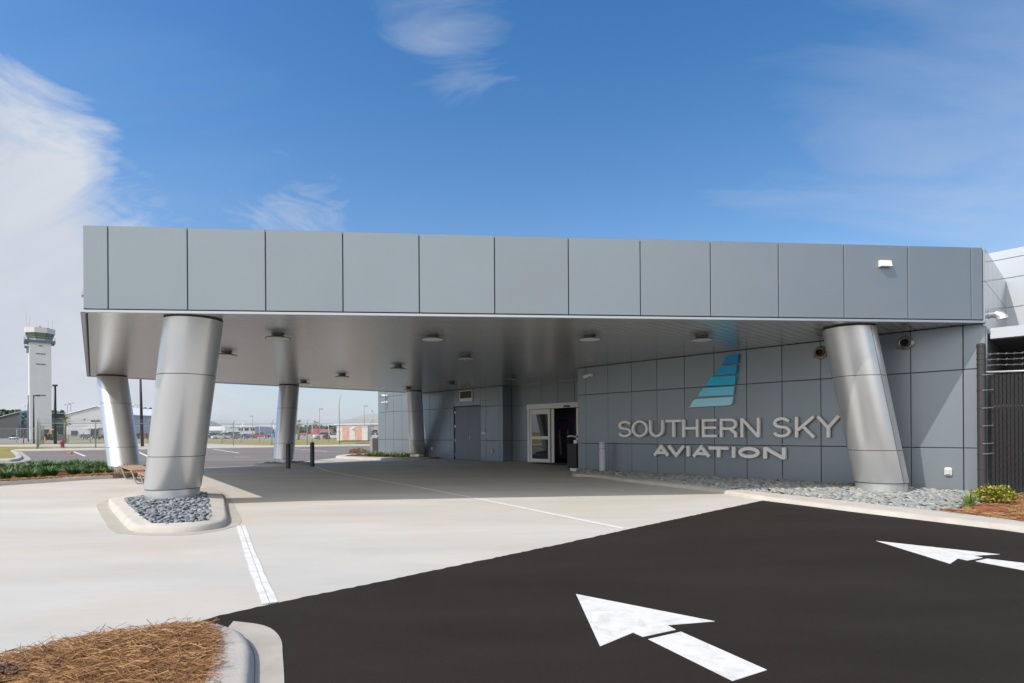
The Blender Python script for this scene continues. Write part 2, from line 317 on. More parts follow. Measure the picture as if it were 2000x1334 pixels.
# ------------------------------------------------------------------ mesh tools
class MB:
    def __init__(s): s.v = []; s.f = []; s.fi = []; s.smooth = False
    def add(s, vs, fs, mi=0):
        o = len(s.v); s.v += [tuple(p) for p in vs]; s.f += [tuple(i + o for i in f) for f in fs]; s.fi += [mi] * len(fs)
    def box(s, x0, x1, y0, y1, z0, z1, mi=0):
        s.add([(x0,y0,z0),(x1,y0,z0),(x1,y1,z0),(x0,y1,z0),(x0,y0,z1),(x1,y0,z1),(x1,y1,z1),(x0,y1,z1)],
              [(0,3,2,1),(4,5,6,7),(0,1,5,4),(1,2,6,5),(2,3,7,6),(3,0,4,7)], mi); return s
    def bbox(s, c, h, b=0.01, mi=0, rz=0):          # box with chamfered edges
        hx, hy, hz = h; pts = []; b = min(b, hx*.9, hy*.9, hz*.9)
        idx = {}
        for sx in (-1,1):
            for sy in (-1,1):
                for sz in (-1,1):
                    for k in range(3):
                        p = [sx*(hx-b), sy*(hy-b), sz*(hz-b)]; p[k] += (sx,sy,sz)[k]*b
                        idx[(sx,sy,sz,k)] = len(pts)
                        X_, Y_ = p[0]*cos(rz)-p[1]*sin(rz), p[0]*sin(rz)+p[1]*cos(rz)
                        pts.append((c[0]+X_, c[1]+Y_, c[2]+p[2]))
        F = []
        for k in range(3):
            i, j = [(1,2),(2,0),(0,1)][k]
            for sg in (-1,1):
                q = []
                for a, b2 in ((-1,-1),(1,-1),(1,1),(-1,1)):
                    t = [0,0,0]; t[k] = sg; t[i] = a; t[j] = b2; q.append(idx[(*t, k)])
                F.append(q if sg > 0 else q[::-1])
        for k in range(3):                            # edges
            i, j = [(1,2),(2,0),(0,1)][k]
            for a in (-1,1):
                for b2 in (-1,1):
                    t0 = [0,0,0]; t1 = [0,0,0]; t0[k] = -1; t1[k] = 1; t0[i] = t1[i] = a; t0[j] = t1[j] = b2
                    q = [idx[(*t0,i)], idx[(*t1,i)], idx[(*t1,j)], idx[(*t0,j)]]
                    F.append(q if a*b2 < 0 else q[::-1])
        for t in [(a,b2,c2) for a in (-1,1) for b2 in (-1,1) for c2 in (-1,1)]:
            q = [idx[(*t,0)], idx[(*t,1)], idx[(*t,2)]]; F.append(q if t[0]*t[1]*t[2] > 0 else q[::-1])
        s.add(pts, F, mi); return s
    def prism(s, poly, z0, z1, mi=0, top=True, bot=True):
        n = len(poly)
        ar = sum(poly[i][0]*poly[(i+1)%n][1]-poly[(i+1)%n][0]*poly[i][1] for i in range(n))
        if ar < 0: poly = poly[::-1]
        z0f = z0 if callable(z0) else (lambda p: z0); z1f = z1 if callable(z1) else (lambda p: z1)
        vs = [(p[0],p[1],z0f(p)) for p in poly] + [(p[0],p[1],z1f(p)) for p in poly]
        fs = [(i,(i+1)%n,n+(i+1)%n,n+i) for i in range(n)]
        if top: fs.append(tuple(range(n,2*n)))
        if bot: fs.append(tuple(range(n-1,-1,-1)))
        s.add(vs, fs, mi); return s
    def vprism(s, poly, y0, y1, mi=0):                # polygon in x,z pushed along y
        n = len(poly)
        ar = sum(poly[i][0]*poly[(i+1)%n][1]-poly[(i+1)%n][0]*poly[i][1] for i in range(n))
        if ar < 0: poly = poly[::-1]
        vs = [(p[0],y0,p[1]) for p in poly] + [(p[0],y1,p[1]) for p in poly]
        fs = [(i,n+i,n+(i+1)%n,(i+1)%n)[::-1] for i in range(n)]
        fs = [tuple(reversed(f)) for f in fs]
        s.add(vs, [(i,(i+1)%n,n+(i+1)%n,n+i) for i in range(n)] + [tuple(range(n-1,-1,-1)), tuple(range(n,2*n))], mi); return s
    def quad(s, *p, mi=0): s.add(p, [tuple(range(len(p)))], mi); return s
    def tube(s, path, r, n=8, mi=0, cap=True, up=None):
        path = [Vector(p) for p in path]; rs = r if isinstance(r, (list, tuple)) else [r]*len(path)
        rings = []; prev = None
        for i, p in enumerate(path):
            t = (path[min(i+1,len(path)-1)] - path[max(i-1,0)]).normalized()
            a = prev if prev is not None else (Vector((0,0,1)) if abs(t.z) < .9 else Vector((1,0,0)))
            x = (a - t*a.dot(t))
            x = x.normalized() if x.length > 1e-6 else t.orthogonal().normalized()
            prev = x; y = t.cross(x)
            rings.append([p + (x*cos(2*pi*k/n) + y*sin(2*pi*k/n))*rs[i] for k in range(n)])
        vs = [q for r_ in rings for q in r_]; fs = []
        for i in range(len(rings)-1):
            for k in range(n): a = i*n+k; b = i*n+(k+1)%n; fs.append((a,b,b+n,a+n))
        if cap: fs.append(tuple(range(n-1,-1,-1))); fs.append(tuple(range(len(vs)-n,len(vs))))
        s.add(vs, fs, mi); return s
    def lathe(s, prof, c=(0,0,0), n=32, mi=0, ax='z'):
        vs = []; fs = []
        for (r_, z) in prof:
            for k in range(n):
                a = 2*pi*k/n; q = (r_*cos(a), r_*sin(a), z)
                if ax == 'y': q = (q[0], q[2], q[1])
                if ax == 'x': q = (q[2], q[0], q[1])
                vs.append((c[0]+q[0], c[1]+q[1], c[2]+q[2]))
        for i in range(len(prof)-1):
            for k in range(n):
                a = i*n+k; b = i*n+(k+1)%n; f = (a,b,b+n,a+n); fs.append(f if ax != 'y' else f[::-1])
        s.add(vs, fs, mi); return s
    def build(s, name, m, parent=None, smooth=None, loc=None, rz=0, autosmooth=False):
        me = bpy.data.meshes.new(name); me.from_pydata(s.v, [], s.f)
        for mm in (m if isinstance(m, (list, tuple)) else [m]): me.materials.append(M[mm] if isinstance(mm, str) else mm)
        sm = s.smooth if smooth is None else smooth
        for i, p in enumerate(me.polygons):
            p.material_index = s.fi[i]; p.use_smooth = bool(sm)
        me.validate(); me.update()
        if sm == 'auto':
            me.set_sharp_from_angle(angle=radians(35))
        o = bpy.data.objects.new(name, me); COL.objects.link(o)
        if parent: o.parent = parent
        if loc: o.location = loc
        o.rotation_euler = (0, 0, rz)
        return o

def tag(o, label=None, cat=None, group=None, kind=None):
    if label: o['label'] = label
    if cat: o['category'] = cat
    if group: o['group'] = group
    if kind: o['kind'] = kind
    return o
def empty(name, loc=(0,0,0), rz=0, label=None, cat=None, group=None):
    o = bpy.data.objects.new(name, None); COL.objects.link(o); o.location = loc; o.rotation_euler = (0,0,rz)
    o.empty_display_size = .2
    return tag(o, label, cat, group)
def part(name, mb, m, parent, smooth=None, loc=None, rz=0): return mb.build(name, m, parent, smooth, loc, rz)
def copy_tree(o, parent=None):
    c = o.copy(); COL.objects.link(c); c.parent = parent
    for ch in list(o.children): copy_tree(ch, c)
    return c

# ------------------------------------------------------------------ paths
def catmull(pts, n, closed=False):
    P = [Vector((*p[:2], 0)) for p in pts]; out = []; L = len(P)
    segs = L if closed else L-1
    for i in range(segs):
        a = P[(i-1)%L] if closed or i > 0 else P[0]*2-P[1]
        b = P[i]; c = P[(i+1)%L]
        d = P[(i+2)%L] if closed or i+2 < L else P[-1]*2-P[-2]
        for k in range(n):
            t = k/n
            q = 0.5*((2*b) + (c-a)*t + (2*a-5*b+4*c-d)*t*t + (3*b-a-3*c+d)*t**3)
            out.append((q.x, q.y))
    if not closed: out.append((P[-1].x, P[-1].y))
    return out
def inside(p, poly):
    c = False; n = len(poly); j = n-1
    for i in range(n):
        if (poly[i][1] > p[1]) != (poly[j][1] > p[1]) and p[0] < (poly[j][0]-poly[i][0])*(p[1]-poly[i][1])/(poly[j][1]-poly[i][1])+poly[i][0]: c = not c
        j = i
    return c
def kerb_mesh(outer, inner, zt, zin, closed=False, z0=0.0, face=.035):
    """sloped kerb: foot on the outer line, rounded nose, top falling to the inner line"""
    mb = MB(); n = len(outer); vs = []
    for o, i in zip(outer, inner):
        dx, dy = i[0]-o[0], i[1]-o[1]; L = hypot(dx, dy) or 1; ux, uy = dx/L, dy/L
        f_ = min(face, L*.3); e = min(.05, L*.3)
        prof = [(0, z0-.03), (0, z0), (f_*.55, z0+zt*.72), (f_, z0+zt*.90), (f_+e*.5, z0+zt*.98), (f_+e, z0+zt), (L, z0+zin), (L, z0-.03)]
        vs += [(o[0]+ux*a, o[1]+uy*a, z) for a, z in prof]
    k = 8; fs = []
    for i in range(n if closed else n-1):
        j = (i+1) % n
        for q in range(k-1): fs.append((i*k+q, j*k+q, j*k+q+1, i*k+q+1))
    if not closed:
        fs.append(tuple(range(k))); fs.append(tuple(range((n-1)*k, n*k))[::-1])
    mb.add(vs, fs); return mb
def strip(path, w, z, wob=0.0):
    """a painted line of width w along a path"""
    mb = MB(); P = [Vector((*p,0)) for p in path]; Q = []
    for i in range(len(P)-1):
        L = (P[i+1]-P[i]).length; n = max(1, int(L/.25))
        for k in range(n): Q.append(P[i].lerp(P[i+1], k/n))
    Q.append(P[-1]); vs = []
    for i, p in enumerate(Q):
        t = (Q[min(i+1,len(Q)-1)]-Q[max(i-1,0)]).normalized(); nn = Vector((-t.y, t.x, 0))
        a = w/2*(1+random.uniform(-wob, wob)); b = w/2*(1+random.uniform(-wob, wob))
        vs += [(*(p+nn*a).xy, z), (*(p-nn*b).xy, z)]
    mb.add(vs, [(2*i, 2*i+1, 2*i+3, 2*i+2) for i in range(len(Q)-1)]); return mb
def ragged(path, amp, step=.12):
    out = []
    for i in range(len(path)-1):
        a, b = Vector(path[i]), Vector(path[i+1]); n = max(1, int((b-a).length/step)); t = (b-a).normalized(); nn = Vector((-t.y, t.x))
        for k in range(n):
            q = a.lerp(b, k/n)+nn*random.uniform(-amp, amp); out.append((q.x, q.y))
    out.append(tuple(path[-1])); return out
def struct(name, mb, m, smooth=None):
    return tag(mb.build(name, m, None, smooth), kind='structure')

# ------------------------------------------------------------------ ground
mb = MB(); n = 60
mb.prism([(-2600,-400),(2600,-400),(2600,3200),(-2600,3200)], -1.0, -0.06); struct('ground', mb, 'grass')

# poured concrete plaza under and around the canopy
pad = [(-60,-30), (60,-30), (60,14), (11.921,14.581), (4.113,23.862), (-0.392,28.071), (-3.440,31.449), (-5.669,31.133), (-7.790,28.531), (-8.587,26.210), (-10.653,24.393), (-12.782,22.846), (-13.848,20.571), (-14.808,18.498), (-16.723,16.714), (-18.212,13.349), (-60, 8)]
mb = MB(); mb.prism([(-40,-30),(40,-30),(40,30),(4,34),(-8.5,34),(-9.661,30.773), (-10.028,27.552), (-10.566,24.194), (-12.588,22.500), (-13.350,20.525), (-20,19.5),(-40,22)], -.5, 0.0); struct('plaza', mb, 'concrete')
# worn lot behind
lot = [(-42.885,48.421), (-14.861,60.734), (-5.791,63.599), (20,40), (-5,26), (-20,14), (-60,16), (-28.431,20.843), (-25.244,27.758), (-27.368,31.414), (-32.214,37.289)]
mb = MB(); mb.prism(lot, -.5, -.006); struct('parking_lot', mb, 'lot')
# sealed asphalt drive in the foreground
edge = ragged([(-3.9,1.2)] + [(-2.214,4.146), (-1.880,4.493), (-1.361,4.958), (0.670,6.853), (1.705,7.855), (3.279,9.369), (4.811,10.841)], .012, .05)
side = [(5.161,10.155), (5.583,9.263), (6.130,8.235), (6.529,7.491), (6.768,6.776), (7.121,5.602), (7.732,3.548), (8.0,1.5)]
mb = MB(); mb.prism(edge + side + [(8.4,-14),(-3.9,-14)], -.4, 0.004); struct('driveway', mb, 'asphalt')

# foreground kerb and its mulch bed (bottom left)
kout = catmull([(-2.070,3.806), (-1.982,3.809), (-1.874,3.766), (-1.767,3.685), (-1.667,3.571), (-1.565,3.405), (-1.449,3.157), (-1.323,2.859), (-1.185,2.518), (-0.958,1.953)], 8)
kin = catmull([(-2.050,3.756), (-1.969,3.675), (-1.887,3.569), (-1.821,3.461), (-1.771,3.360), (-1.664,3.103), (-1.551,2.829), (-1.417,2.491), (-1.185,1.932)], 8)
struct('kerb', kerb_mesh(kout, kin, .085, .10, face=.06), 'kerb', 'auto')
gout = catmull([(-2.007,4.041), (-1.791,3.968), (-1.647,3.858), (-1.512,3.666), (-1.402,3.421), (-1.242,3.049), (-1.102,2.685), (-0.880,2.083)], 8)
mb = MB(); mb.prism(kout[10:11] + gout + kout[11:][::-1], -.2, .008); struct('gutter', mb, 'gutter')

# kerb that runs along the building, drive side
ko = catmull([(1.877,17.729), (1.878,17.012), (2.404,16.585), (2.958,15.248), (3.743,13.757), (4.396,12.423), (4.682,11.340), (4.892,10.781), (5.161,10.155), (5.583,9.263), (6.130,8.235), (6.529,7.491), (6.768,6.776), (7.121,5.602), (7.732,3.548), (8.0,1.5)], 6)
ki = catmull([(1.993,18.046), (2.038,17.583), (2.492,17.188), (3.077,15.860), (3.851,14.150), (4.499,12.712), (4.872,12.064), (5.129,11.532), (5.520,10.859), (6.077,9.728), (6.599,8.693), (6.895,7.909), (7.094,7.102), (7.309,5.749), (7.675,3.521), (8.3,1.5)], 6)
struct('kerb', kerb_mesh(ko, ki, .08, .09, face=.08), 'kerb', 'auto')

# kerb at the far door wall, beside the bright planting bed
bo = catmull([(-6.673,33.319), (-9.288,34.021), (-9.894,32.752), (-9.611,30.705), (-8.217,29.127), (-6.179,27.702), (-4.850,27.883), (-4.073,28.840), (-3.808,30.064)], 6)
bi = catmull([(-6.545,32.684), (-8.802,32.458), (-9.221,31.668), (-8.970,30.425), (-8.191,29.803), (-6.388,28.642), (-5.184,28.469), (-4.347,28.578), (-3.908,28.986)], 6)
struct('kerb', kerb_mesh(bo, bi, .11, .12, face=.08), 'kerb', 'auto')
mb = MB(); mb.prism(bi + [(-4.6,32.6),(-7.6,35.4)], 0, .10); struct('planting_bed', mb, 'soil')

# left planting bed with the far left column
lo = catmull([(-16.408,10.611), (-14.710,13.476), (-13.757,15.123), (-12.735,16.856), (-12.143,17.562), (-11.874,18.254), (-12.314,19.420), (-13.235,20.784), (-14.772,22.246), (-16.725,23.424), (-19.718,24.088), (-22.324,24.546), (-26.481,24.265)], 6)
li = catmull([(-16.488,10.663), (-14.831,13.587), (-13.821,15.194), (-12.809,16.954), (-12.101,17.503), (-11.888,18.024), (-12.258,18.872), (-12.992,19.836), (-14.157,21.088), (-15.735,22.037), (-18.406,22.486), (-20.842,22.917), (-24.721,22.653)], 6)
struct('kerb', kerb_mesh(lo, li, .11, .12, face=.07), 'kerb', 'auto')
mb = MB(); mb.prism(li, 0, .11); struct('planting_bed', mb, 'soil')
LEFT_BED = li

# kerbed island round the near left column
io = catmull([(-7.735,10.771), (-6.039,8.683), (-5.347,7.892), (-5.027,7.720), (-4.609,7.666), (-4.257,7.893), (-4.237,8.395), (-4.935,9.745), (-5.978,11.662), (-6.756,12.885), (-7.620,13.504), (-8.296,13.606), (-8.486,12.774), (-8.092,11.428)], 6, True)
ii = catmull([(-7.309,10.603), (-6.009,8.993), (-5.115,7.923), (-4.939,7.781), (-4.661,7.814), (-4.365,7.960), (-4.400,8.175), (-4.988,9.246), (-5.836,10.810), (-6.525,11.869), (-7.066,12.323), (-7.508,12.406), (-7.483,11.533), (-7.408,10.941)], 6, True)
struct('kerb', kerb_mesh(io, ii, .10, .125, True, face=.07), 'kerb', 'auto')
ig = catmull([(-7.840,10.628), (-6.292,8.693), (-5.528,7.794), (-5.185,7.591), (-4.771,7.483), (-4.328,7.542), (-4.066,7.969), (-4.147,8.606), (-4.858,9.933), (-5.929,11.840), (-6.668,12.989), (-7.572,13.866), (-8.653,14.191), (-8.773,13.116), (-8.276,11.438)], 6, True)
mb = MB(); mb.prism(ig, -.2, .004); struct('gutter', mb, 'gutter')
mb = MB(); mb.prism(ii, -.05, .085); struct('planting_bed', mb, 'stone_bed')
ISLAND = ii

# small island round the middle back column
def ell(cx, cy, a, b, rz, n=28):
    return [(cx+a*cos(t)*cos(rz)-b*sin(t)*sin(rz), cy+a*cos(t)*sin(rz)+b*sin(t)*cos(rz)) for t in [2*pi*k/n for k in range(n)]]
eo = ell(-9.75, 24.05, 1.25, 0.95, .3); ei = ell(-9.75, 24.1, .82, .62, .3)
struct('kerb', kerb_mesh(eo, ei, .11, .12, True, face=.10), 'kerb', 'auto')
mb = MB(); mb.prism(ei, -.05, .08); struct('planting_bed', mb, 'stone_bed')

# far kerb of the lot, its left return and the lawn beyond
fa, fb = Vector((-42.660,48.118)), Vector((-14.741,60.241))
t_ = (fb-fa).normalized(); n_ = Vector((-t_.y, t_.x)); fb = fb + t_*30
def off(p, k): q = p+n_*k; return (q.x, q.y)
fo = [off(fa, 0)] + [off(fa.lerp(fb, k/20), 0) for k in range(1, 21)]; fi_ = [off(fa.lerp(fb, k/20), 1.0) for k in range(21)]
struct('kerb', kerb_mesh(fo, fi_, .13, .15, z0=-.006, face=.06), 'kerb', 'auto')
mb = MB(); mb.prism([off(fa,-.75), off(fb,-.75), off(fb,.02), off(fa,.02)], -.2, .0); struct('gutter', mb, 'gutter')
lk = catmull([(-42.633,48.113), (-36.518,41.573), (-30.246,34.719), (-27.082,31.085), (-25.648,29.015), (-26.014,28.321), (-28.332,25.962), (-32.819,21.230)], 6)
lki = catmull([(-39.744,44.600), (-34.628,39.098), (-29.408,33.373), (-27.170,30.769), (-26.719,29.829), (-27.060,29.317), (-29.306,26.856), (-33.239,21.502)], 6)
struct('kerb', kerb_mesh(lk, lki, .13, .14, z0=-.006, face=.06), 'kerb', 'auto')
mb = MB(); mb.prism(lki + [(-200,20), (-200,60), (-61.177,48.059), (-44.565,49.011)], -.3, .11); struct('lawn', mb, 'grass')
lgx = catmull([(-40.084,46.015), (-33.916,39.261), (-27.663,32.361), (-25.598,29.786), (-24.398,27.657), (-24.830,27.033), (-26.920,24.668)], 6)
mb = MB(); mb.prism(lk[:37] + lgx[::-1], -.2, .0); struct('gutter', mb, 'gutter')
mb = MB(); mb.prism([off(fa,1.0), off(fb,1.0), off(fb,9), (-23.837,68.975), (-30.373,64.232), (-33.438,60.281), (-45.774,62.925), (-58.453,64.287), (-95.589,65.710), (-120,50)], -.3, .07); struct('lawn', mb, 'grass')
mb = MB(); mb.prism([(-116.144,79.841), (-70.693,77.751), (-58.707,80.709), (-43.502,78.428), (-34.188,68.356), (-26.809,61.416), (-20.505,59.330), (-26.581,56.209), (-30.471,54.930), (-44.639,61.365), (-57.951,63.736), (-91.539,62.925)], -.4, .075); struct('path', mb, 'path')
mb = MB(); mb.prism([(-164.534,106.455), (-85.617,101.802), (-73.242,104.617), (-68.739,108.003), (-64.172,115.702), (-60.309,122.832), (-53.130,124.323), (-47.379,130.266), (-23.087,126.926), (-29.042,159.681), (-74.266,173.790), (-77.840,164.638), (-68.406,138.047), (-74.985,135.645), (-84.013,132.004), (-109.969,134.393), (-118.963,140.696), (-289.857,335.607), (-484.661,380.790)], -.4, -.03); struct('road', mb, 'far_pave')
mb = MB(); mb.prism([(-166.747,199.791), (-99.529,180.049), (-83.836,176.643), (-79.874,186.915), (-43.559,199.602), (300,900), (-900,900), (-420,300)], -.4, -.045); struct('apron', mb, 'far_pave')

# painted lines
def line(px, w, z=.0035, m='paint_thin', wob=.06): return struct('painted_line', strip(px, w, z, wob), m)
line([(-3.990,8.270), (-3.057,6.523), (-2.333,5.196), (-1.929,4.474)], .115, .005, 'paint', .10)
line([(-3.990,8.270), (-3.048,6.523), (-2.330,5.196), (-1.933,4.474)], .002, .0075, 'joint', .5)
line([(-8.670,15.316), (-6.299,12.289)], .10, .0035, 'paint')
line([(-7.984,22.845), (-6.526,19.995), (-2.370,14.037), (-0.451,11.056), (1.541,7.819)], .10, .0035, 'paint')
line([(-9.756,22.338), (-8.526,21.294), (-6.701,20.223)], .10)
line([(-5.574,27.825), (-1.216,22.128), (1.737,17.784)], .10)
for a, b in (((-26.797,50.499), (-19.219,39.667)), ((-35.165,45.219), (-27.070,35.713)), ((-29.206,43.994), (-22.103,34.229)), ((-20.750,51.852), (-13.793,42.117)),
             ((-9.991,28.298), (-8.623,27.229)), ((-16.314,33.091), (-15.341,32.812))):
    line([a, b], .16, .0, 'paint')

# saw cut joints in the plaza slabs
for a, b in (((-2.357,14.036), (-5.370,12.285)), ((1.462,17.982), (2.366,12.441)), ((-6.519,19.891), (-2.246,24.607))):
    o_ = strip([a, b], .006, .0016, .3); tag(o_.build('slab_joint', 'gutter'), kind='structure')

# arrows painted on the drive
def flat(name, polys, z, m):
    mb = MB()
    for p in polys:
        mb.prism(p, z-.003, z)
    return mb.build(name, m)
ar = flat('painted_arrow', [[(0.521,4.658), (1.420,3.970), (1.065,3.898), (1.099,3.807), (0.847,3.679), (0.801,3.759), (0.542,3.522)], [(0.871,3.638), (1.122,3.768), (1.421,3.158), (1.176,3.023)]], .0085, 'paint'); tag(ar, kind='structure')
ar = flat('painted_arrow', [[(4.392,6.808), (5.217,6.032), (4.889,5.979), (4.911,5.882), (4.652,5.761), (4.627,5.854), (4.368,5.624)], [(4.702,5.725), (4.913,5.834), (5.245,5.504), (4.893,5.235)]], .0085, 'paint'); tag(ar, kind='structure')

# ------------------------------------------------------------------ loose stones, straw
import bmesh
def ico(sub):
    bm = bmesh.new(); bmesh.ops.create_icosphere(bm, subdivisions=sub, radius=1); vs = [v.co.copy() for v in bm.verts]; fs = [tuple(v.index for v in f.verts) for f in bm.faces]; bm.free(); return vs, fs
ICO2 = ico(2); ICO1 = ico(1)
def stones(poly, n, size, z, jz, src=ICO2, skip=None):
    xs = [p[0] for p in poly]; ys = [p[1] for p in poly]; mb = MB(); k = 0; guard = 0
    while k < n and guard < n*40:
        guard += 1
        p = (random.uniform(min(xs), max(xs)), random.uniform(min(ys), max(ys)))
        if not inside(p, poly) or (skip and skip(p)): continue
        k += 1; a = size*random.uniform(.55, 1.25); b = a*random.uniform(.6, .85); c = a*random.uniform(.30, .5)
        R_ = Matrix.Rotation(random.uniform(0, pi), 3, 'Z') @ Matrix.Rotation(random.gauss(0, .28), 3, 'X') @ Matrix.Rotation(random.gauss(0, .2), 3, 'Y')
        zz = z+random.uniform(0, jz)
        sx = random.uniform(.9, 1.1); 
        mb.add([tuple(R_ @ Vector((v.x*a*(1+.12*v.y*sx), v.y*b, v.z*c)) + Vector((p[0], p[1], zz))) for v in src[0]], src[1])
    return mb
def straw(poly, n, zf, L=.16, r=.0016, lift=.5, out=0):
    xs = [p[0] for p in poly]; ys = [p[1] for p in poly]; mb = MB(); k = 0
    while k < n:
        p = (random.uniform(min(xs), max(xs)), random.uniform(min(ys), max(ys)))
        if not inside(p, poly): continue
        k += 1; a = random.uniform(0, 2*pi) if random.random() < .35 else random.gauss(.15, .55); l = L*random.uniform(.5, 1.3)
        t = Vector((cos(a), sin(a), random.gauss(0, .16)*lift*2)); up = random.uniform(-.12, .2)*lift
        c = Vector((p[0], p[1], zf(p)+random.uniform(.0, .035)))
        s_ = Vector((-sin(a), cos(a), 0)); bend = random.gauss(0, .18)
        pts = [c + t*(l*(u-.5)) + s_*(bend*l*(u-.5)**2*2) + Vector((0,0,up*l*(1-(2*u-1)**2))) for u in (0, .33, .67, 1)]
        rr = r*random.uniform(.7, 1.4); vs = []
        for q in pts: vs += [q+s_*rr, q+Vector((0,0,rr*1.6)), q-s_*rr]
        fs = []
        for i in range(3):
            o = i*3; fs += [(o,o+1,o+4,o+3), (o+1,o+2,o+5,o+4)]
        mb.add(vs, fs)
    return mb
def stuff(name, mb, m, label, cat, smooth=None): return tag(mb.build(name, m, None, smooth), label, cat, None, 'stuff')

stuff('pebbles', stones(ISLAND, 1500, .040, .095, .045, skip=lambda p: hypot(p[0]+6.72, p[1]-11.11) < .36), 'pebble_blue', 'smooth blue grey pebbles filling the kerbed island round the near left column', 'pebbles', True)
stuff('pebbles', stones(ei, 260, .055, .08, .06, ICO1, skip=lambda p: hypot(p[0]+9.78, p[1]-24.05) < .32), 'pebble_blue', 'dark pebbles round the base of the middle back column', 'pebbles', True)
# pebble bed along the sign wall, between the kerb and the wall
wl = [(2.204+.691*x, 18.884-.723*x) for x in (0, 2, 4, 6, 8, 10.2)]
kk = [k for k in ki if k[1] > 8.2]
bed_split = (6.322,8.703)
bedw = ki[6:60] + [(7.694,9.361), (8.751,10.416)] + wl[::-1]
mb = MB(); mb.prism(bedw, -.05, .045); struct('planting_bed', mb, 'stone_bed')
stuff('river_stones', stones(bedw, 4300, .068, .05, .05, skip=lambda p: hypot(p[0]-7.76, p[1]-11.8) < .38), 'pebble_green', 'flat grey green river stones in the bed along the sign wall', 'stones', True)
strawr = [(6.578,8.666), (6.875,7.887), (7.076,7.084), (7.278,5.725), (7.656,3.512), (8.3,1.5), (15,1.5), (15,11.2), (8.955,10.658), (7.469,9.139)]
mb = MB(); mb.prism(strawr, -.05, .075); struct('planting_bed', mb, 'soil')
stuff('pine_straw', straw(strawr[:4] + [(11.5,5.0),(11.5,10.4)] + strawr[-2:], 8500, lambda p: .078, .17, .0022), 'straw', 'orange brown pine straw in the bed by the black fence post', 'pine straw')
# mound of straw at bottom left
fm = [(-2.028,3.716), (-1.817,3.437), (-1.718,3.260), (-1.612,2.997), (-1.501,2.738), (-1.285,2.211), (-1.003,1.563), (-1.5,1.3), (-3.2,1.4), (-3.5,2.2), (-2.982,2.921), (-2.892,3.172), (-2.738,3.336), (-2.554,3.501), (-2.308,3.614), (-2.160,3.698)]
def mound_z(p):
    d = min(hypot(p[0]-(a[0]+(b[0]-a[0])*t), p[1]-(a[1]+(b[1]-a[1])*t)) for a, b in zip(fm, fm[1:]+fm[:1]) for t in (0, .25, .5, .75))
    return .075 + .05*min(1, d/.35) + .012*sin(p[0]*9)*cos(p[1]*11)
mb = MB(); mb.prism(fm, -.05, .07); struct('planting_bed', mb, 'soil')
mb = MB(); G_ = {}
x0, y0, st = -3.7, 1.2, .05
for i in range(80):
    for j in range(50):
        p = (x0+i*st, y0+j*st)
        if inside(p, fm): G_[(i,j)] = len(mb.v); mb.v.append((p[0], p[1], mound_z(p)-.012))
for (i,j) in list(G_):
    q = [(i,j),(i+1,j),(i+1,j+1),(i,j+1)]
    if all(k in G_ for k in q): mb.f.append(tuple(G_[k] for k in q)); mb.fi.append(0)
struct('planting_bed', mb, 'soil', True)
vis = [q for q in fm if q[1] > 1.9]
stuff('pine_straw', straw(fm, 26000, mound_z, .17, .0013, .8), 'straw', 'heap of brown pine straw in the bed at the foreground kerb', 'pine straw')
stuff('pine_straw', straw(LEFT_BED[4:34], 2500, lambda p: .115, .2, .004), 'straw', 'orange pine straw between the leafy clumps of the left bed', 'pine straw')

# ------------------------------------------------------------------ terminal building (own frame: x along the sign wall, y into the building)
BO = (2.204, 18.884, 0); BR = atan2(-.723, .691)
def bworld(x, y, z=0): return (BO[0]+.691*x+.723*y, BO[1]-.723*x+.691*y, z)
bld = empty('terminal_building', BO, BR, 'low airport terminal clad in blue grey metal panels with an entrance recess under the canopy', 'building')
ZJ = [0.0, 0.965, 2.57, 3.475]
def cut(cells, hole):
    out = []
    for (a, b, c, d) in cells:
        ha, hb, hc, hd = hole
        if hb <= a or ha >= b or hd <= c or hc >= d: out.append((a,b,c,d)); continue
        if ha > a: out.append((a,ha,c,d))
        if hb < b: out.append((hb,b,c,d))
        m0, m1 = max(a,ha), min(b,hb)
        if hc > c: out.append((m0,m1,c,hc))
        if hd < d: out.append((m0,m1,hd,d))
    return [q for q in out if q[1]-q[0] > .03 and q[3]-q[2] > .03]
def panels(mb, xs, zs, holes, put, gap=.007):
    cells = [(xs[i], xs[i+1], zs[k], zs[k+1]) for i in range(len(xs)-1) for k in range(len(zs)-1)]
    for h in holes: cells = cut(cells, h)
    for (a,b,c,d) in cells:
        put(mb, a+gap, b-gap, c+(gap if c > 0 else 0), d-gap)
def put_y(y):       # panels facing -y
    def f(mb, a, b, c, d):
        e = .006
        mb.add([(a,y+.03,c),(b,y+.03,c),(b,y+.03,d),(a,y+.03,d),(a,y+e,c),(b,y+e,c),(b,y+e,d),(a,y+e,d),(a+e,y,c+e),(b-e,y,c+e),(b-e,y,d-e),(a+e,y,d-e)],
               [(0,1,5,4),(1,2,6,5),(2,3,7,6),(3,0,4,7),(4,5,9,8),(5,6,10,9),(6,7,11,10),(7,4,8,11),(8,9,10,11)])
    return f
def put_x(x, s=1):   # panels facing +-x
    def f(mb, a, b, c, d):
        e = .006
        mb.add([(x-s*.03,a,c),(x-s*.03,b,c),(x-s*.03,b,d),(x-s*.03,a,d),(x-s*e,a,c),(x-s*e,b,c),(x-s*e,b,d),(x-s*e,a,d),(x,a+e,c+e),(x,b-e,c+e),(x,b-e,d-e),(x,a+e,d-e)],
               [(0,1,5,4),(1,2,6,5),(2,3,7,6),(3,0,4,7),(4,5,9,8),(5,6,10,9),(6,7,11,10),(7,4,8,11),(8,9,10,11)])
    return f
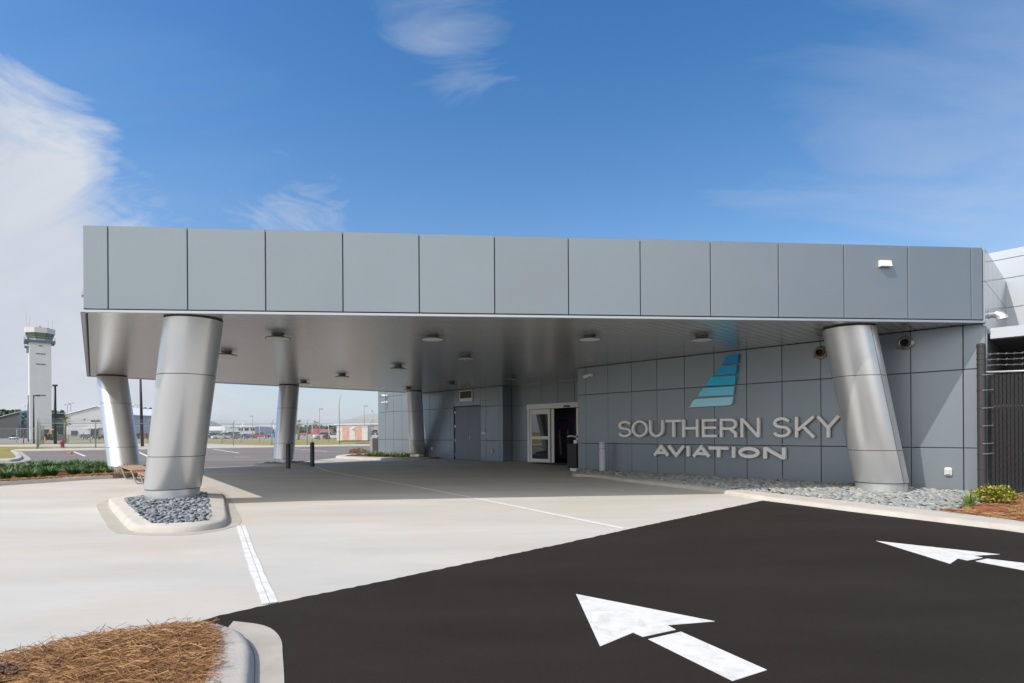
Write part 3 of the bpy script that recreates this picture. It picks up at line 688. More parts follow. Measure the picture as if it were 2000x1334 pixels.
# sign wall
mb = MB(); xs = [0.0] + [.352+.8935*k for k in range(12)] + [10.54]
panels(mb, xs, ZJ, [], put_y(0.0)); mbk = MB(); mbk.box(0.012, 10.52, .03, .20, -.2, 3.47)
w_ = part('wall', mb, 'acm', bld); part('backing', mbk, 'joint', w_)
# return from the sign wall back to the entrance
mb = MB(); panels(mb, [0.03, .95, 1.85, 2.75, 3.38], ZJ, [], put_x(-.0, -1)); mbk = MB(); mbk.box(.03, .2, .2, 3.38, -.2, 3.47)
w_ = part('wall', mb, 'acm', bld); part('backing', mbk, 'joint', w_)
# entrance wall
DOORH = (-5.65, -1.45, -1, 2.58)
mb = MB(); panels(mb, [-6.72, -5.75, -4.82, -3.89, -2.96, -2.03, -1.1, 0.0], ZJ, [DOORH], put_y(3.38)); mbk = MB()
for c in cut([(-6.75, .03, -.2, 3.47)], DOORH): mbk.box(c[0], c[1], 3.41, 3.55, c[2], c[3])
w_ = part('wall', mb, 'acm', bld); part('backing', mbk, 'joint', w_)
# short return
mb = MB(); panels(mb, [2.78, 3.37], ZJ, [], put_x(-6.72, 1)); mbk = MB(); mbk.box(-6.95, -6.75, 2.83, 3.40, -.2, 3.47)
w_ = part('wall', mb, 'acm', bld); part('backing', mbk, 'joint', w_)
# door wall
SD = (-10.35, -8.25, -1, 2.65)
mb = MB(); xs = [-17.64, -16.82, -15.94, -15.04, -14.15, -13.26, -12.38, -11.49, -10.60, -9.69, -8.79, -7.87, -6.96, -6.72]
panels(mb, xs, ZJ + [4.97], [SD, (-13.2, -6.7, 3.474, 9)], put_y(2.78)); mbk = MB()
for c in cut([(-17.61, -6.95, -.2, 3.47)], SD): mbk.box(c[0], c[1], 2.81, 2.95, c[2], c[3])
mbk.box(-17.61, -13.25, 2.812, 2.95, 3.47, 4.95)
w_ = part('wall', mb, 'acm', bld); part('backing', mbk, 'joint', w_)
mb = MB(); panels(mb, [2.78, 5, 8, 11, 14, 18], [0, .965, 2.57, 4.97], [], put_x(-17.64, -1)); part('wall', mb, 'acm', bld)
# end wall of the canopy level and the tall pale block beyond it
mb = MB(); ys = [-.05, .36, 1.13, 1.9, 2.66, 3.64]
panels(mb, ys, [3.40, 4.30, 4.97], [], put_x(10.54, 1), .005); mbk = MB(); mbk.box(10.2, 10.512, .02, 3.64, 3.40, 4.95)
w_ = part('wall', mb, 'acm_end', bld, None); part('backing', mbk, 'joint', w_)
mb = MB(); mb.box(-17.6, 10.4, 18, 18.2, -.2, 4.9); mb.box(-17.58, 10.4, 2.9, 18, 4.55, 4.72); mb.box(10.3, 10.5, .2, 18, -.2, 3.38); mb.box(-13.0, -.1, 3.5, 3.7, 3.5, 4.55)
part('roof', mb, 'trim', bld)
# lobby behind the sliding door
mb = MB(); mb.box(-6.6, .2, 6.6, 6.75, 0, 3.2); mb.box(-6.75, -6.6, 3.56, 6.75, 0, 3.2); mb.box(.2, .35, 3.56, 6.75, 0, 3.2); mb.box(-6.6, .2, 3.56, 6.6, 3.1, 3.2)
mb.box(-3.0, -2.85, 5.2, 6.6, 0, 3.1)
lob = part('lobby_wall', mb, 'lobby', bld); mb = MB(); mb.box(-6.6, .2, 3.5, 6.6, -.02, .012); part('lobby_floor', mb, 'lobby_floor', bld)

# sliding door
y = 3.36
mb = MB(); mb.box(-5.65, -1.45, y-.10, y+.12, 2.36, 2.575); mb.box(-5.65, -5.53, y-.06, y+.1, 0, 2.36); mb.box(-1.57, -1.45, y-.06, y+.1, 0, 2.36)
sd = part('sliding_door', mb, 'white_alu', bld)
def leaf(x0, x1, yy):
    m_ = MB(); w = .11
    m_.box(x0, x0+w, yy, yy+.045, .02, 2.34); m_.box(x1-w, x1, yy, yy+.045, .02, 2.34)
    m_.box(x0+w, x1-w, yy+.002, yy+.043, .02, .17); m_.box(x0+w, x1-w, yy+.002, yy+.043, 1.03, 1.16); m_.box(x0+w, x1-w, yy+.002, yy+.043, 2.13, 2.34)
    l_ = part('door_leaf', m_, 'white_alu', sd)
    g_ = MB(); g_.box(x0+w, x1-w, yy+.015, yy+.027, .17, 1.03); g_.box(x0+w, x1-w, yy+.015, yy+.027, 1.16, 2.13)
    part('glass_pane', g_, 'door_glass', sd)
leaf(-5.52, -4.32, y-.02); leaf(-2.80, -1.60, y-.02)
for a in (-5.38, -2.0):
    m_ = MB(); m_.box(-4.30 if a < -4 else -2.9, -4.14 if a < -4 else -2.78, y+.045, y+.085, .02, 2.34); part('door_stile', m_, 'white_alu', sd)
m_ = MB(); m_.bbox((-3.27, y-.12, 2.42), (.17, .025, .032), .012); part('motion_sensor', m_, 'black', sd)
# double service door set back in its frame
mb = MB(); mb.box(-10.35, -8.25, 2.86, 2.90, 0.0, 2.65); mb.box(-10.35, -10.28, 2.782, 2.86, 0, 2.65); mb.box(-10.28, -8.25, 2.775, 2.86, 2.60, 2.65)
dd = part('service_door', mb, 'dark', bld)
for a, b in ((-10.27, -9.195), (-9.185, -8.26)):
    m_ = MB(); m_.box(a, b, 2.815, 2.86, .015, 2.595); lf = part('door_leaf', m_, 'door_paint', dd)
    if a < -10:
        for z in (.25, .95, 1.65, 2.35):
            h_ = MB(); h_.lathe([(0,-.06),(.012,-.06),(.012,.06),(0,.06)], (a+.005, 2.805, z), 8); h_.box(a+.004, a+.035, 2.808, 2.815, z-.06, z+.06); part('hinge', h_, 'chrome', dd)
m_ = MB(); m_.lathe([(0,0),(.032,0),(.032,.018),(0,.018)], (-9.11, 2.797, 1.055), 16, ax='y'); m_.tube([(-9.11,2.80,1.055),(-9.11,2.75,1.055),(-8.98,2.75,1.05)], .011, 8)
part('door_handle', m_, 'chrome', dd, 'auto')
m_ = MB(); m_.lathe([(0,0),(.022,0),(.022,.02),(0,.02)], (-9.11, 2.795, 1.17), 16, ax='y'); part('lock', m_, 'chrome', dd, 'auto')
# wall vent above the service door
m_ = MB(); m_.box(-9.80, -8.82, 2.735, 2.778, 2.87, 3.40); lv = part('vent', m_, 'white', bld)
m_ = MB()
for k in range(14): m_.box(-9.74, -8.88, 2.722+.0, 2.733, 3.03+k*.0235, 3.045+k*.0235)
m_.box(-9.75, -8.87, 2.728, 2.736, 3.02, 3.36); part('louvre', m_, mat('vent_louvre', (.075,.065,.055), .6), lv)

# ------------------------------------------------------------------ right side of the building: pale block, canopy beam and dark bay
P0 = Vector((12.05, 13.77)); dr = Vector((.611, -.791)); nr = Vector((-.791, -.611))
ang = atan2(dr.y, dr.x)
blk = empty('upper_block', (P0.x, P0.y, 0), ang, 'tall pale panelled block rising behind the right end of the canopy', 'building')
mb = MB(); xs = [-7, -4.9, -2.8, -.72, 1.36, 3.44, 5.5, 8]
panels(mb, xs, [3.2, 4.30, 5.02, 5.50, 5.72], [], put_y(0)); part('wall', mb, 'acm_white', blk)
mb = MB(); mb.box(-6.98, 8, .03, 9, 3.2, 5.70); part('core', mb, 'trim', blk)
beam = MB(); beam.box(10.60, 16.5, .10, .35, 3.16, 3.37); bm_ = part('canopy_beam', beam, 'acm_white', bld)
for z in (3.20, 3.33):
    m_ = MB(); m_.lathe([(0,-.006),(.008,-.006),(.010,0)], (10.64, .10, z), 8, ax='y'); part('rivet', m_, 'white', bm_)
mb = MB(); mb.box(10.56, 16.5, .35, 3.6, 3.2, 3.30); mb.box(10.56, 16.5, 3.6, 3.75, -.1, 3.3); mb.box(12.1, 12.22, .5, 3.6, 0, 3.2)
part('service_bay', mb, 'door_paint', bld)
mb = MB(); mb.box(10.535, 10.56, 0.03, 3.6, -.1, 3.39); part('end_wall', mb, 'acm', bld)

# ------------------------------------------------------------------ canopy
can = empty('entrance_canopy', BO, BR, 'broad flat grey metal entrance canopy on five leaning silver columns', 'canopy')
FL, FR, BL, BB = (0.0,-13.26), (10.52,-.06), (-13.2,-11.63), (-13.2,2.78)
ZS, ZP0, ZP1 = 3.48, 3.535, 4.97
def side_frame(a, b):
    a = Vector(a); b = Vector(b); t = (b-a).normalized(); return a, t, Vector((t.y, -t.x)), (b-a).length
fas = MB(); trimm = MB(); back = MB()
def fascia(a, b, js, flip=False):
    a, t, nn, L = side_frame(a, b)
    for k in range(len(js)-1):
        s0 = js[k]+(.008 if k else 0); s1 = js[k+1]-(.008 if k < len(js)-2 else 0)
        e = .006; q = []
        for (s_, z, d) in [(s0,ZP0,-.03),(s1,ZP0,-.03),(s1,ZP1,-.03),(s0,ZP1,-.03),(s0,ZP0,-e),(s1,ZP0,-e),(s1,ZP1,-e),(s0,ZP1,-e),(s0+e,ZP0+e,0),(s1-e,ZP0+e,0),(s1-e,ZP1-e,0),(s0+e,ZP1-e,0)]:
            p = a+t*s_+nn*d; q.append((p.x, p.y, z))
        fas.add(q, [(0,1,5,4),(1,2,6,5),(2,3,7,6),(3,0,4,7),(4,5,9,8),(5,6,10,9),(6,7,11,10),(7,4,8,11),(8,9,10,11)])
    def bar(s0, s1, d0, d1, z0, z1, tgt):
        q = [a+t*s0+nn*d0, a+t*s1+nn*d0, a+t*s1+nn*d1, a+t*s0+nn*d1]
        tgt.add([(p.x,p.y,z) for z in (z0,z1) for p in q], [(0,3,2,1),(4,5,6,7),(0,1,5,4),(1,2,6,5),(2,3,7,6),(3,0,4,7)])
    bar(.04, L-.04, -.032, -.16, ZS+.012, ZP1-.03, back)
    bar(-.03, L+.02, .045, -.02, ZS-.018, ZS+.018, trimm)
    bar(0, L, .0, -.02, ZS+.018, ZS+.034, trimm)
JF = [0, .401, 1.715, 3.038, 4.38, 5.737, 7.11, 8.488, 9.859, 11.23, 12.59, 13.929, 15.265, 16.615, 16.86]
fascia(FL, FR, JF); 
Ll = (Vector(FL)-Vector(BL)).length; fascia(BL, FL, [Ll*k/10 for k in range(11)])
Lb = (Vector(BB)-Vector(BL)).length; fascia(BB, BL, [Lb*k/11 for k in range(12)])
fp = part('fascia_panel', fas, 'acm', can); part('fascia_backing', back, 'joint', can)
part('edge_trim', trimm, 'trim', can)
# soffit of long slats, running into the building
def clip(poly, f):
    out = []
    for i in range(len(poly)):
        p, q = poly[i], poly[(i+1)%len(poly)]; a, b = f(p), f(q)
        if a >= 0: out.append(p)
        if a*b < 0: t = a/(a-b); out.append((p[0]+(q[0]-p[0])*t, p[1]+(q[1]-p[1])*t))
    return out
SOF = [(0.0,-13.2), (10.46,-.02), (10.46,3.4), (-13.15,3.4), (-13.15,-11.57)]
sof = MB(); gp_ = .013; pitch = .20; sub = 6
def inset(poly, d):
    o = []
    n = len(poly)
    for i in range(n):
        a, b, c = (Vector(poly[(i+k) % n]) for k in (-1, 0, 1))
        t0 = (b-a).normalized(); t1 = (c-b).normalized(); n0 = Vector((-t0.y, t0.x)); n1 = Vector((-t1.y, t1.x))
        o.append(tuple(b + (n0+n1)/(1+n0.dot(n1))*d))
    return o
SIN = inset(SOF, .15)
k0 = int(-13.3/pitch)-1
for k in range(k0, int(10.6/pitch)+1):
    xa, xb = k*pitch+gp_/2, (k+1)*pitch-gp_/2
    w_ = (xb-xa)
    for j in range(sub):
        a, b = xa+w_*j/sub, xa+w_*(j+1)/sub
        pl = clip(clip(SIN, lambda p: p[0]-a), lambda p: b-p[0])
        if len(pl) < 3: continue
        zf = lambda x: ZS - .0018*(1-((x-xa)/w_*2-1)**2) + .002
        sof.add([(p[0], p[1], zf(p[0])) for p in pl], [tuple(range(len(pl)-1,-1,-1))])
    for xx in (xa, xb):
        ys_ = [p[1] for p in clip(clip(SIN, lambda p: p[0]-xx+.001), lambda p: xx+.001-p[0])]
        if ys_: sof.quad((xx,min(ys_),ZS+.002),(xx,max(ys_),ZS+.002),(xx,max(ys_),ZS+.03),(xx,min(ys_),ZS+.03))
sofo = part('soffit', sof, 'soffit', can, False)
mb = MB()
n = len(SOF)
for i in range(n):
    a, b, c, d = SOF[i], SOF[(i+1)%n], SIN[(i+1)%n], SIN[i]
    mb.add([(a[0],a[1],ZS-.008),(b[0],b[1],ZS-.008),(c[0],c[1],ZS-.008),(d[0],d[1],ZS-.008),(d[0],d[1],ZS+.03),(c[0],c[1],ZS+.03)], [(3,2,1,0),(3,4,5,2)])
part('soffit_border', mb, 'soffit', can)
mb = MB(); mb.prism([(p[0],p[1]) for p in inset(SOF,.02)], ZS+.028, ZS+.06); part('soffit_backing', mb, 'joint', can)
mb = MB(); mb.prism([(0.0,-13.2),(10.44,.0),(10.16,3.38),(-13.15,2.74),(-13.15,-11.57)], 4.74, 4.86); part('roof', mb, 'roof_white', can)

# five leaning columns
def column(base, top, r, zb, seam=1.2):
    c = Vector((*bl(base), 0)); t = Vector((*bl(top), ZS)); c.z = zb
    ax = t-c
    def at(z): u = (z-zb)/(ZS-zb); return c + ax*u
    def ring(m_, z0, z1, rr, n=72):
        a, b = at(z0), at(z1); o = []
        for p in (a, b):
            o.append([(p.x+rr*cos(2*pi*k/n), p.y+rr*sin(2*pi*k/n), p.z) for k in range(n)])
        m_.add(o[0]+o[1], [(k, (k+1)%n, n+(k+1)%n, n+k) for k in range(n)])
        m_.add(o[1], [tuple(range(n))]); m_.add(o[0], [tuple(range(n-1,-1,-1))])
    m_ = MB(); js = [zb+.20, .93, 2.45, ZS-.035]
    for i in range(3):
        z0, z1 = js[i], js[i+1]
        ring(m_, z0+.006, z1-.006, r)
    col = part('column', m_, 'column', can, 'auto')
    m_ = MB()
    ring(m_, zb+.192, ZS, r-.012); part('column_joint', m_, 'joint', col, 'auto')
    m_ = MB(); c0 = at(zb+.2); m_.lathe([(0,zb-.15),(r-.022,zb-.15),(r-.022,zb+.198),(0,zb+.198)], (c0.x,c0.y,0), 72); part('base_ring', m_, 'column', col, 'auto')
    # narrow vertical closing seam
    m_ = MB(); s_ = Vector((cos(seam), sin(seam), 0)); 
    for i in range(3):
        a, b = at(js[i]+.01)+s_*(r+.001), at(js[i+1]-.01)+s_*(r+.001); q = Vector((-s_.y, s_.x, 0))*.006
        m_.add([a-q, a+q, b+q, b-q], [(0,1,2,3)])
    part('seam', m_, 'joint', col)
def bl(p):
    dx, dy = p[0]-BO[0], p[1]-BO[1]; return (dx*.691-dy*.723, dx*.723+dy*.691)
column((-6.72,11.11), (-5.87,10.42), .49, .10)
column((-12.95,18.85), (-14.46,20.39), .465, .10)
column((-9.78,24.05), (-9.77,24.75), .415, .08)
column((-5.02,29.96), (-4.98,28.75), .40, .05)
column((7.78,11.82), (7.0,11.70), .485, .06, -1.23-BR)

# round downlights under the soffit
LG = 'round disc lights under the canopy soffit'
lab = ['first round soffit light behind the fascia, right of the near left column', 'round soffit light midway along the front row, above the centre line',
       'round soffit light nearest the security camera of the sign wall', 'round soffit light closest to the blue tail logo',
       'small round soffit light just right of the near left column', 'round soffit light above and left of the sliding entrance door, in the middle row',
       'round soffit light in the middle row, left of the wall vent', 'round soffit light in the middle row, just right of the middle back column',
       'round soffit light in front of the dark entrance recess', 'far round soffit light touching the right edge of the middle back column',
       'round soffit light just above the louvred wall vent', 'farthest round soffit light, beside the top of the back right column']
pos = [(.73,-10.22),(2.67,-7.83),(4.81,-5.4),(6.34,-3.57),(-2.54,-10.19),(.75,-5.4),(-2.32,-5.5),(-5.64,-5.6),(-2.57,-.6),(-8.92,-5.52),(-5.92,-.74),(-9.04,-.72)]
def soffit_light():
    r = empty('ceiling_light', (0,0,0))
    m_ = MB(); m_.lathe([(0,3.482),(.135,3.482),(.135,3.465),(.10,3.46),(.10,3.435),(.14,3.43),(.20,3.41),(.245,3.394),(.257,3.389),(.257,3.380),(.235,3.378)], (0,0,0), 40); part('housing', m_, 'lamp_metal', r, 'auto')
    m_ = MB(); m_.lathe([(.235,3.379),(.20,3.373),(.10,3.369),(0,3.367)], (0,0,0), 40); part('lens', m_, 'lens', r, True)
    return r
l0 = soffit_light()
for i, (p, lb) in enumerate(zip(pos, lab)):
    o = l0 if i == 0 else copy_tree(l0)
    w3 = bworld(*p); o.location = (w3[0]*1.0654, w3[1]*1.0654, 0); tag(o, lb, 'ceiling light', LG)

# ------------------------------------------------------------------ sign
def ribbon(path, w, closed=False):
    """one outline polygon pair (left, right side) for a stroke with mitred corners"""
    n = len(path); A = []; B = []
    for i in range(n):
        p = Vector(path[i])
        if closed: a, b = Vector(path[i-1]), Vector(path[(i+1)%n])
        else: a, b = Vector(path[max(i-1,0)]), Vector(path[min(i+1,n-1)])
        t0 = (p-a).normalized() if (p-a).length > 1e-9 else (b-p).normalized(); t1 = (b-p).normalized() if (b-p).length > 1e-9 else t0
        n0 = Vector((-t0.y, t0.x)); n1 = Vector((-t1.y, t1.x)); m_ = (n0+n1); m_ = m_/max(.35, m_.dot(m_)/2) if m_.length > 1e-6 else n0
        m_ = m_ * .5 * 1 if False else (n0+n1)/(1+max(-.5, n0.dot(n1)))
        A.append(p+m_*w/2); B.append(p-m_*w/2)
    return A, B
def stroke3d(mb, path, w, y0, y1, closed=False):
    A, B = ribbon(path, w, closed); n = len(path); vs = []
    for y_ in (y0, y1):
        for a, b in zip(A, B): vs += [(a.x, y_, a.y), (b.x, y_, b.y)]
    o = 2*n; fs = []
    for i in range(n if closed else n-1):
        j = (i+1) % n
        fs += [(2*i,2*j,2*j+1,2*i+1), (o+2*i,o+2*i+1,o+2*j+1,o+2*j), (2*i,o+2*i,o+2*j,2*j), (2*i+1,2*j+1,o+2*j+1,o+2*i+1)]
    if not closed: fs += [(0,1,o+1,o), (2*n-2,o+2*n-2,o+2*n-1,2*n-1)]
    mb.add(vs, fs)
def arc(cx, cz, rx, rz, a0, a1, n=20): return [(cx+rx*cos(radians(a0+(a1-a0)*k/n)), cz+rz*sin(radians(a0+(a1-a0)*k/n))) for k in range(n+1)]
def glyph(ch, x0, x1, z0, z1, w):
    h = w/2; W_ = x1-x0; H_ = z1-z0; l, r_, b, t = x0+h, x1-h, z0+h, z1-h; cx, cz = (x0+x1)/2, (z0+z1)/2
    if ch == 'O': return [(arc(cx, cz, (r_-l)/2, (t-b)/2, 0, 360, 48)[:-1], True)]
    if ch == 'U': return [([(l, z1)] + arc(cx, z0+h+(r_-l)/2*.9, (r_-l)/2, (r_-l)/2*.9, 180, 360, 26) + [(r_, z1)], False)]
    if ch == 'T': return [([(x0, t), (x1, t)], False), ([(cx, t-h+.001), (cx, z0)], False)]
    if ch == 'H': return [([(l, z0), (l, z1)], False), ([(r_, z0), (r_, z1)], False), ([(l+h-.001, cz), (r_-h+.001, cz)], False)]
    if ch == 'E': return [([(x1, t), (l, t), (l, b), (x1, b)], False), ([(l+h-.001, cz+.01), (x1-.01, cz+.01)], False)]
    if ch == 'N': return [([(l, z0), (l, z1)], False), ([(r_, z0), (r_, z1)], False), ([(l+h*.1, z1-h*.55), (r_-h*.1, z0+h*.55)], False)]
    if ch == 'I': return [([(cx, z0), (cx, z1)], False)]
    if ch == 'A': return [([(l-h*.2, z0), (cx, z1-h*.5), (r_+h*.2, z0)], False), ([(x0+W_*.24, z0+H_*.30), (x1-W_*.24, z0+H_*.30)], False)]
    if ch == 'V': return [([(l-h*.2, z1), (cx, z0+h*.5), (r_+h*.2, z1)], False)]
    if ch == 'Y': return [([(l-h*.1, z1), (cx, cz-.02), (r_+h*.1, z1)], False), ([(cx, cz-.02), (cx, z0)], False)]
    if ch == 'K': return [([(l, z0), (l, z1)], False), ([(r_-h*.2, z1), (l+h, z0+H_*.36)], False), ([(l+W_*.30, z0+H_*.55), (r_, z0)], False)]
    if ch == 'M': return [([(l, z0), (l, z1-h*.3), (cx, z0+H_*.15), (r_, z1-h*.3), (r_, z0)], False)]
    if ch == '.': return [([(cx, z0), (cx, z0+w)], False)]
    if ch == 'R':
        zm = z0+H_*.46; rr = (t-zm)/2
        return [([(l, z0), (l, t), (r_-rr*1.15, t)] + arc(r_-rr*1.15, (t+zm)/2, rr*1.15, rr, 90, -90, 16)[1:] + [(l+h-.001, zm)], False), ([(l+W_*.50, zm), (r_-h*.3, z0+H_*.22), (r_, z0)], False)]
    if ch == 'S':
        rx = (r_-l)/2; ru = (t-b)/4*.96; rl = (t-b)/2-ru; top = t-ru; bot = b+rl; ux = rx*.94
        return [(arc(cx, top, ux, ru, 15, 90, 8) + arc(cx, top, ux, ru, 90, 180, 10)[1:] + arc(cx, top, ux, ru, 180, 262, 9)[1:] + arc(cx, bot, rx, rl, 78, 0, 9) + arc(cx, bot, rx, rl, 0, -90, 10)[1:] + arc(cx, bot, rx, rl, -90, -165, 8)[1:], False)]
def letter(ch, x0, x1, z0, z1, w, y0, y1, parent, m='letter'):
    mb = MB()
    for k, (path, cl) in enumerate(glyph(ch, x0, x1, z0, z1, w)): stroke3d(mb, path, w, y0+k*.0012, y1-k*.001, cl)
    return part('letter', mb, m, parent, 'auto')
sg = empty('wall_sign', BO, BR, 'raised grey metal letters reading SOUTHERN SKY AVIATION on the panelled wall', 'sign')
for ch, a, b in (('S',1.726,2.208),('O',2.224,2.791),('U',2.835,3.321),('T',3.392,3.891),('H',3.923,4.408),('E',4.519,4.942),
                 ('R',5.035,5.504),('N',5.6,6.095),('S',6.424,6.853),('K',6.954,7.418),('Y',7.437,7.947)):
    letter(ch, a, b, 1.175, 1.675, .069, -.13, -.04, sg)
for ch, a, b in (('A',2.977,3.495),('V',3.448,3.994),('I',4.03,4.157),('A',4.223,4.753),('T',4.711,5.27),('I',5.348,5.465),
                 ('O',5.542,6.088),('N',6.185,6.728)):
    letter(ch, a, b, .635, .925, .085, -.13, -.04, sg)
lgo = empty('wall_logo', BO, BR, 'tail fin emblem of five stacked blue bars above the lettering', 'logo')
for i, pl in enumerate([[(5.083,3.126),(5.184,3.290),(5.208,3.337),(5.256,3.359),(5.548,3.367),(5.571,3.361),(5.548,3.325),(5.532,3.263),(5.520,3.132)],
        [(4.862,2.854),(4.994,3.037),(5.022,3.070),(5.071,3.081),(5.508,3.084),(5.479,2.848)],
        [(4.611,2.577),(4.750,2.764),(4.779,2.798),(4.837,2.805),(5.467,2.803),(5.443,2.566)],
        [(4.380,2.305),(4.522,2.480),(4.556,2.514),(4.615,2.526),(5.427,2.522),(5.402,2.292)],
        [(4.113,2.011),(4.166,2.050),(4.236,2.168),(4.271,2.214),(4.341,2.235),(5.390,2.250),(5.373,2.103),(5.346,2.051),(5.287,2.026)]]):
    mb = MB(); mb.vprism(pl, -.11, -.03); part('bar', mb, 'stripe%d' % i, lgo)

# ------------------------------------------------------------------ things on the walls
def sec_camera(x, y, z, label, cat='camera', yaw=-.75, tilt=-.35):
    r = empty('security_camera', bworld(x, y, z), BR, label, cat, 'white bullet security cameras on the walls')
    m_ = MB(); m_.lathe([(0,-.0),(.06,-.0),(.06,-.03),(.045,-.045),(0,-.045)], (0,0,0), 20, ax='y'); m_.tube([(0,-.03,0),(0,-.10,-.01),(sin(yaw)*.05,-.12,-.02)], .022, 10); part('bracket', m_, 'white', r, 'auto')
    d = Vector((sin(yaw)*cos(tilt), -cos(yaw)*cos(tilt), sin(tilt))); p = Vector((0,-.12,-.01))
    m_ = MB(); m_.tube([p-d*.03, p+d*.20], .043, 16); m_.tube([p+Vector((0,0,.012))-d*.02, p+Vector((0,0,.012))+d*.235], [.046,.047], 16, cap=False); part('body', m_, 'white', r, 'auto')
    m_ = MB(); m_.tube([p+d*.199, p+d*.212], .036, 16); part('lens', m_, 'black', r); return r
sec_camera(.62, -.0, 3.20, 'white bullet camera high on the sign wall beside the entrance')
sec_camera(-16.62, 2.78, 3.52, 'upper of the two white cameras on the sunlit far wall', yaw=-1.2, tilt=.1)
sec_camera(-16.62, 2.78, 3.13, 'lower of the two white cameras on the sunlit far wall', yaw=-.6, tilt=-.2)
def horn(x, z, m, label):
    r = empty('wall_horn', bworld(x, 0, z), BR, label, 'wall fixture', 'round metal wall fixtures flanking the right column')
    m_ = MB(); m_.lathe([(.075,-.0),(.155,-.0),(.155,-.02),(.135,-.035),(.105,-.04),(.10,-.03)], (0,0,0), 36, ax='y')
    for a in (90, 210, 330): 
        c, s_ = cos(radians(a)), sin(radians(a)); m_.tube([(c*.145,-.004,s_*.145),(c*.185,-.006,s_*.185)], [.028,.02], 10)
    part('flange', m_, m, r, 'auto')
    m_ = MB(); m_.tube([(0,0,0),(0,-.13,-.0)], [.095,.098], 30, cap=False); m_.tube([(0,-.13,0),(0,-.125,0)], [.098,.082], 30, cap=False); m_.tube([(0,-.125,0),(0,0,0)], [.082,.08], 30, cap=False); part('tube', m_, m, r, True)
    m_ = MB(); m_.lathe([(0,-.015),(.08,-.015)], (0,0,0), 24, ax='y'); part('cone', m_, 'joint', r)
horn(7.51, 3.20, 'bronze', 'bronze ringed round wall fixture left of the leaning right column')
horn(9.20, 3.23, 'steel_ring', 'grey steel ringed round wall fixture right of the leaning right column')
def outlet(x, y, z, label, m='white', w=.065, h=.085):
    r = empty('outlet_box', bworld(x, y, z), BR, label, 'outlet', 'weatherproof outlet boxes on the walls')
    m_ = MB(); m_.bbox((0,-.028,0), (w,.028,h), .02); part('housing', m_, m, r, None)
    m_ = MB(); m_.bbox((0,-.062,.0), (w*.62,.012,h*.68), .01); part('cover', m_, 'lens', r)
outlet(9.93, 0, .47, 'white outlet box low on the sunlit end of the sign wall')
outlet(-7.42, 2.78, .47, 'grey outlet box low on the wall between the service door and the dark recess', 'galv')
outlet(-12.15, 2.78, .50, 'grey outlet box low on the wall just right of the back right column', 'galv')
t = empty('door_sign', bworld(-8.035, 2.775, 1.38), BR, 'small blue and white notice plate right of the service door', 'sign')
m_ = MB(); m_.box(-.125,.125,-.012,0,-.11,.11); part('plate', m_, 'white', t)
m_ = MB(); m_.box(-.12,.12,-.016,-.0125,-.035,.105); pl_ = part('blue_field', m_, 'sign_blue', t)
m_ = MB(); m_.box(-.10,-.05,-.018,-.0165,-.02,.01); part('pictogram', m_, 'white', pl_)
m_ = MB()
for k in range(5): m_.box(-.08+k*.034,-.058+k*.034,-.0145,-.0125,-.085,-.068)
part('text_line', m_, 'dark', t)
# wedge floodlight on the fascia and one on the canopy's left side
def wallpack(loc, rz, label, m='white', sc=1.0):
    r = empty('wall_light', loc, rz, label, 'wall light', 'wedge floodlights on the canopy fascia')
    m_ = MB(); w = .125
    m_.add([(-w,0,-.06),(w,0,-.06),(w,0,.065),(-w,0,.065),(-w+.012,-.075,-.055),(w-.012,-.075,-.055),(w-.02,-.05,.062),(-w+.02,-.05,.062)], [(0,1,5,4),(1,2,6,5),(2,3,7,6),(3,0,4,7),(4,5,6,7),(3,2,1,0)]); part('housing', m_, m, r); r.scale = (1, sc, 1)
    m_ = MB(); m_.box(-w+.03,w-.03,-.06,-.012,-.064,-.0605); part('lens', m_, 'lens', r)
ft = Vector((.99603,.0893)); 
q = Vector((-7.389,9.729)) + ft*14.771
wallpack((q.x+.0893*.004, q.y-.004, 4.597), atan2(.0893,.99603), 'white wedge floodlight near the right end of the long fascia')
ql = Vector((-7.389,9.729)) + Vector((-.597,.803))*.9
wallpack((ql.x, ql.y, 3.98), atan2(-.803,.597), 'small floodlight on the hidden left side of the canopy, seen edge on', 'galv', .5)
# scupper spout
t = empty('drain_spout', bworld(10.54, .48, 3.70), BR, 'polished curved drain spout poking out at the right end of the canopy', 'drain spout')
m_ = MB(); m_.lathe([(0,0),(.085,0),(.085,.012),(.06,.02)], (0,0,0), 24, ax='x'); part('flange', m_, 'spout', t, 'auto')
m_ = MB(); m_.tube([(0,0,0),(.07,0,0),(.12,0,-.005),(.17,0,-.035),(.20,0,-.085),(.205,0,-.12)], [.07,.07,.075,.085,.095,.10], 24, cap=False); part('nozzle', m_, 'spout', t, True)

# ------------------------------------------------------------------ bollards, bin, cart, mat, benches
def bollard(x, y, m, h, label, r=.085):
    o = empty('bollard', (x, y, 0), 0, label, 'bollard', 'sleeved bollards round the canopy'); k = h/.98
    for z0, z1 in ((0,.76*k),(.775*k,.90*k)):
        m_ = MB(); m_.lathe([(0,z0),(r,z0),(r,z1),(0,z1)], (0,0,0), 28); part('sleeve', m_, m, o, 'auto')
    m_ = MB(); m_.lathe([(r-.008,.0),(r-.008,h-.03),(0,h-.03)], (0,0,0), 24); part('groove', m_, 'bronze' if m == 'bollard_light' else 'joint', o)
    m_ = MB(); m_.lathe([(r,.915*k),(r,.955*k),(r*.9,.972*k),(r*.6,.98*k),(0,.983*k)], (0,0,0), 28); part('cap', m_, m, o, 'auto')
bollard(-8.665, 21.79, 'bollard_dark', .95, 'dark bollard in front of the middle back column')
bollard(-8.176, 23.04, 'bollard_dark', .99, 'dark bollard standing alone right of the middle back column')
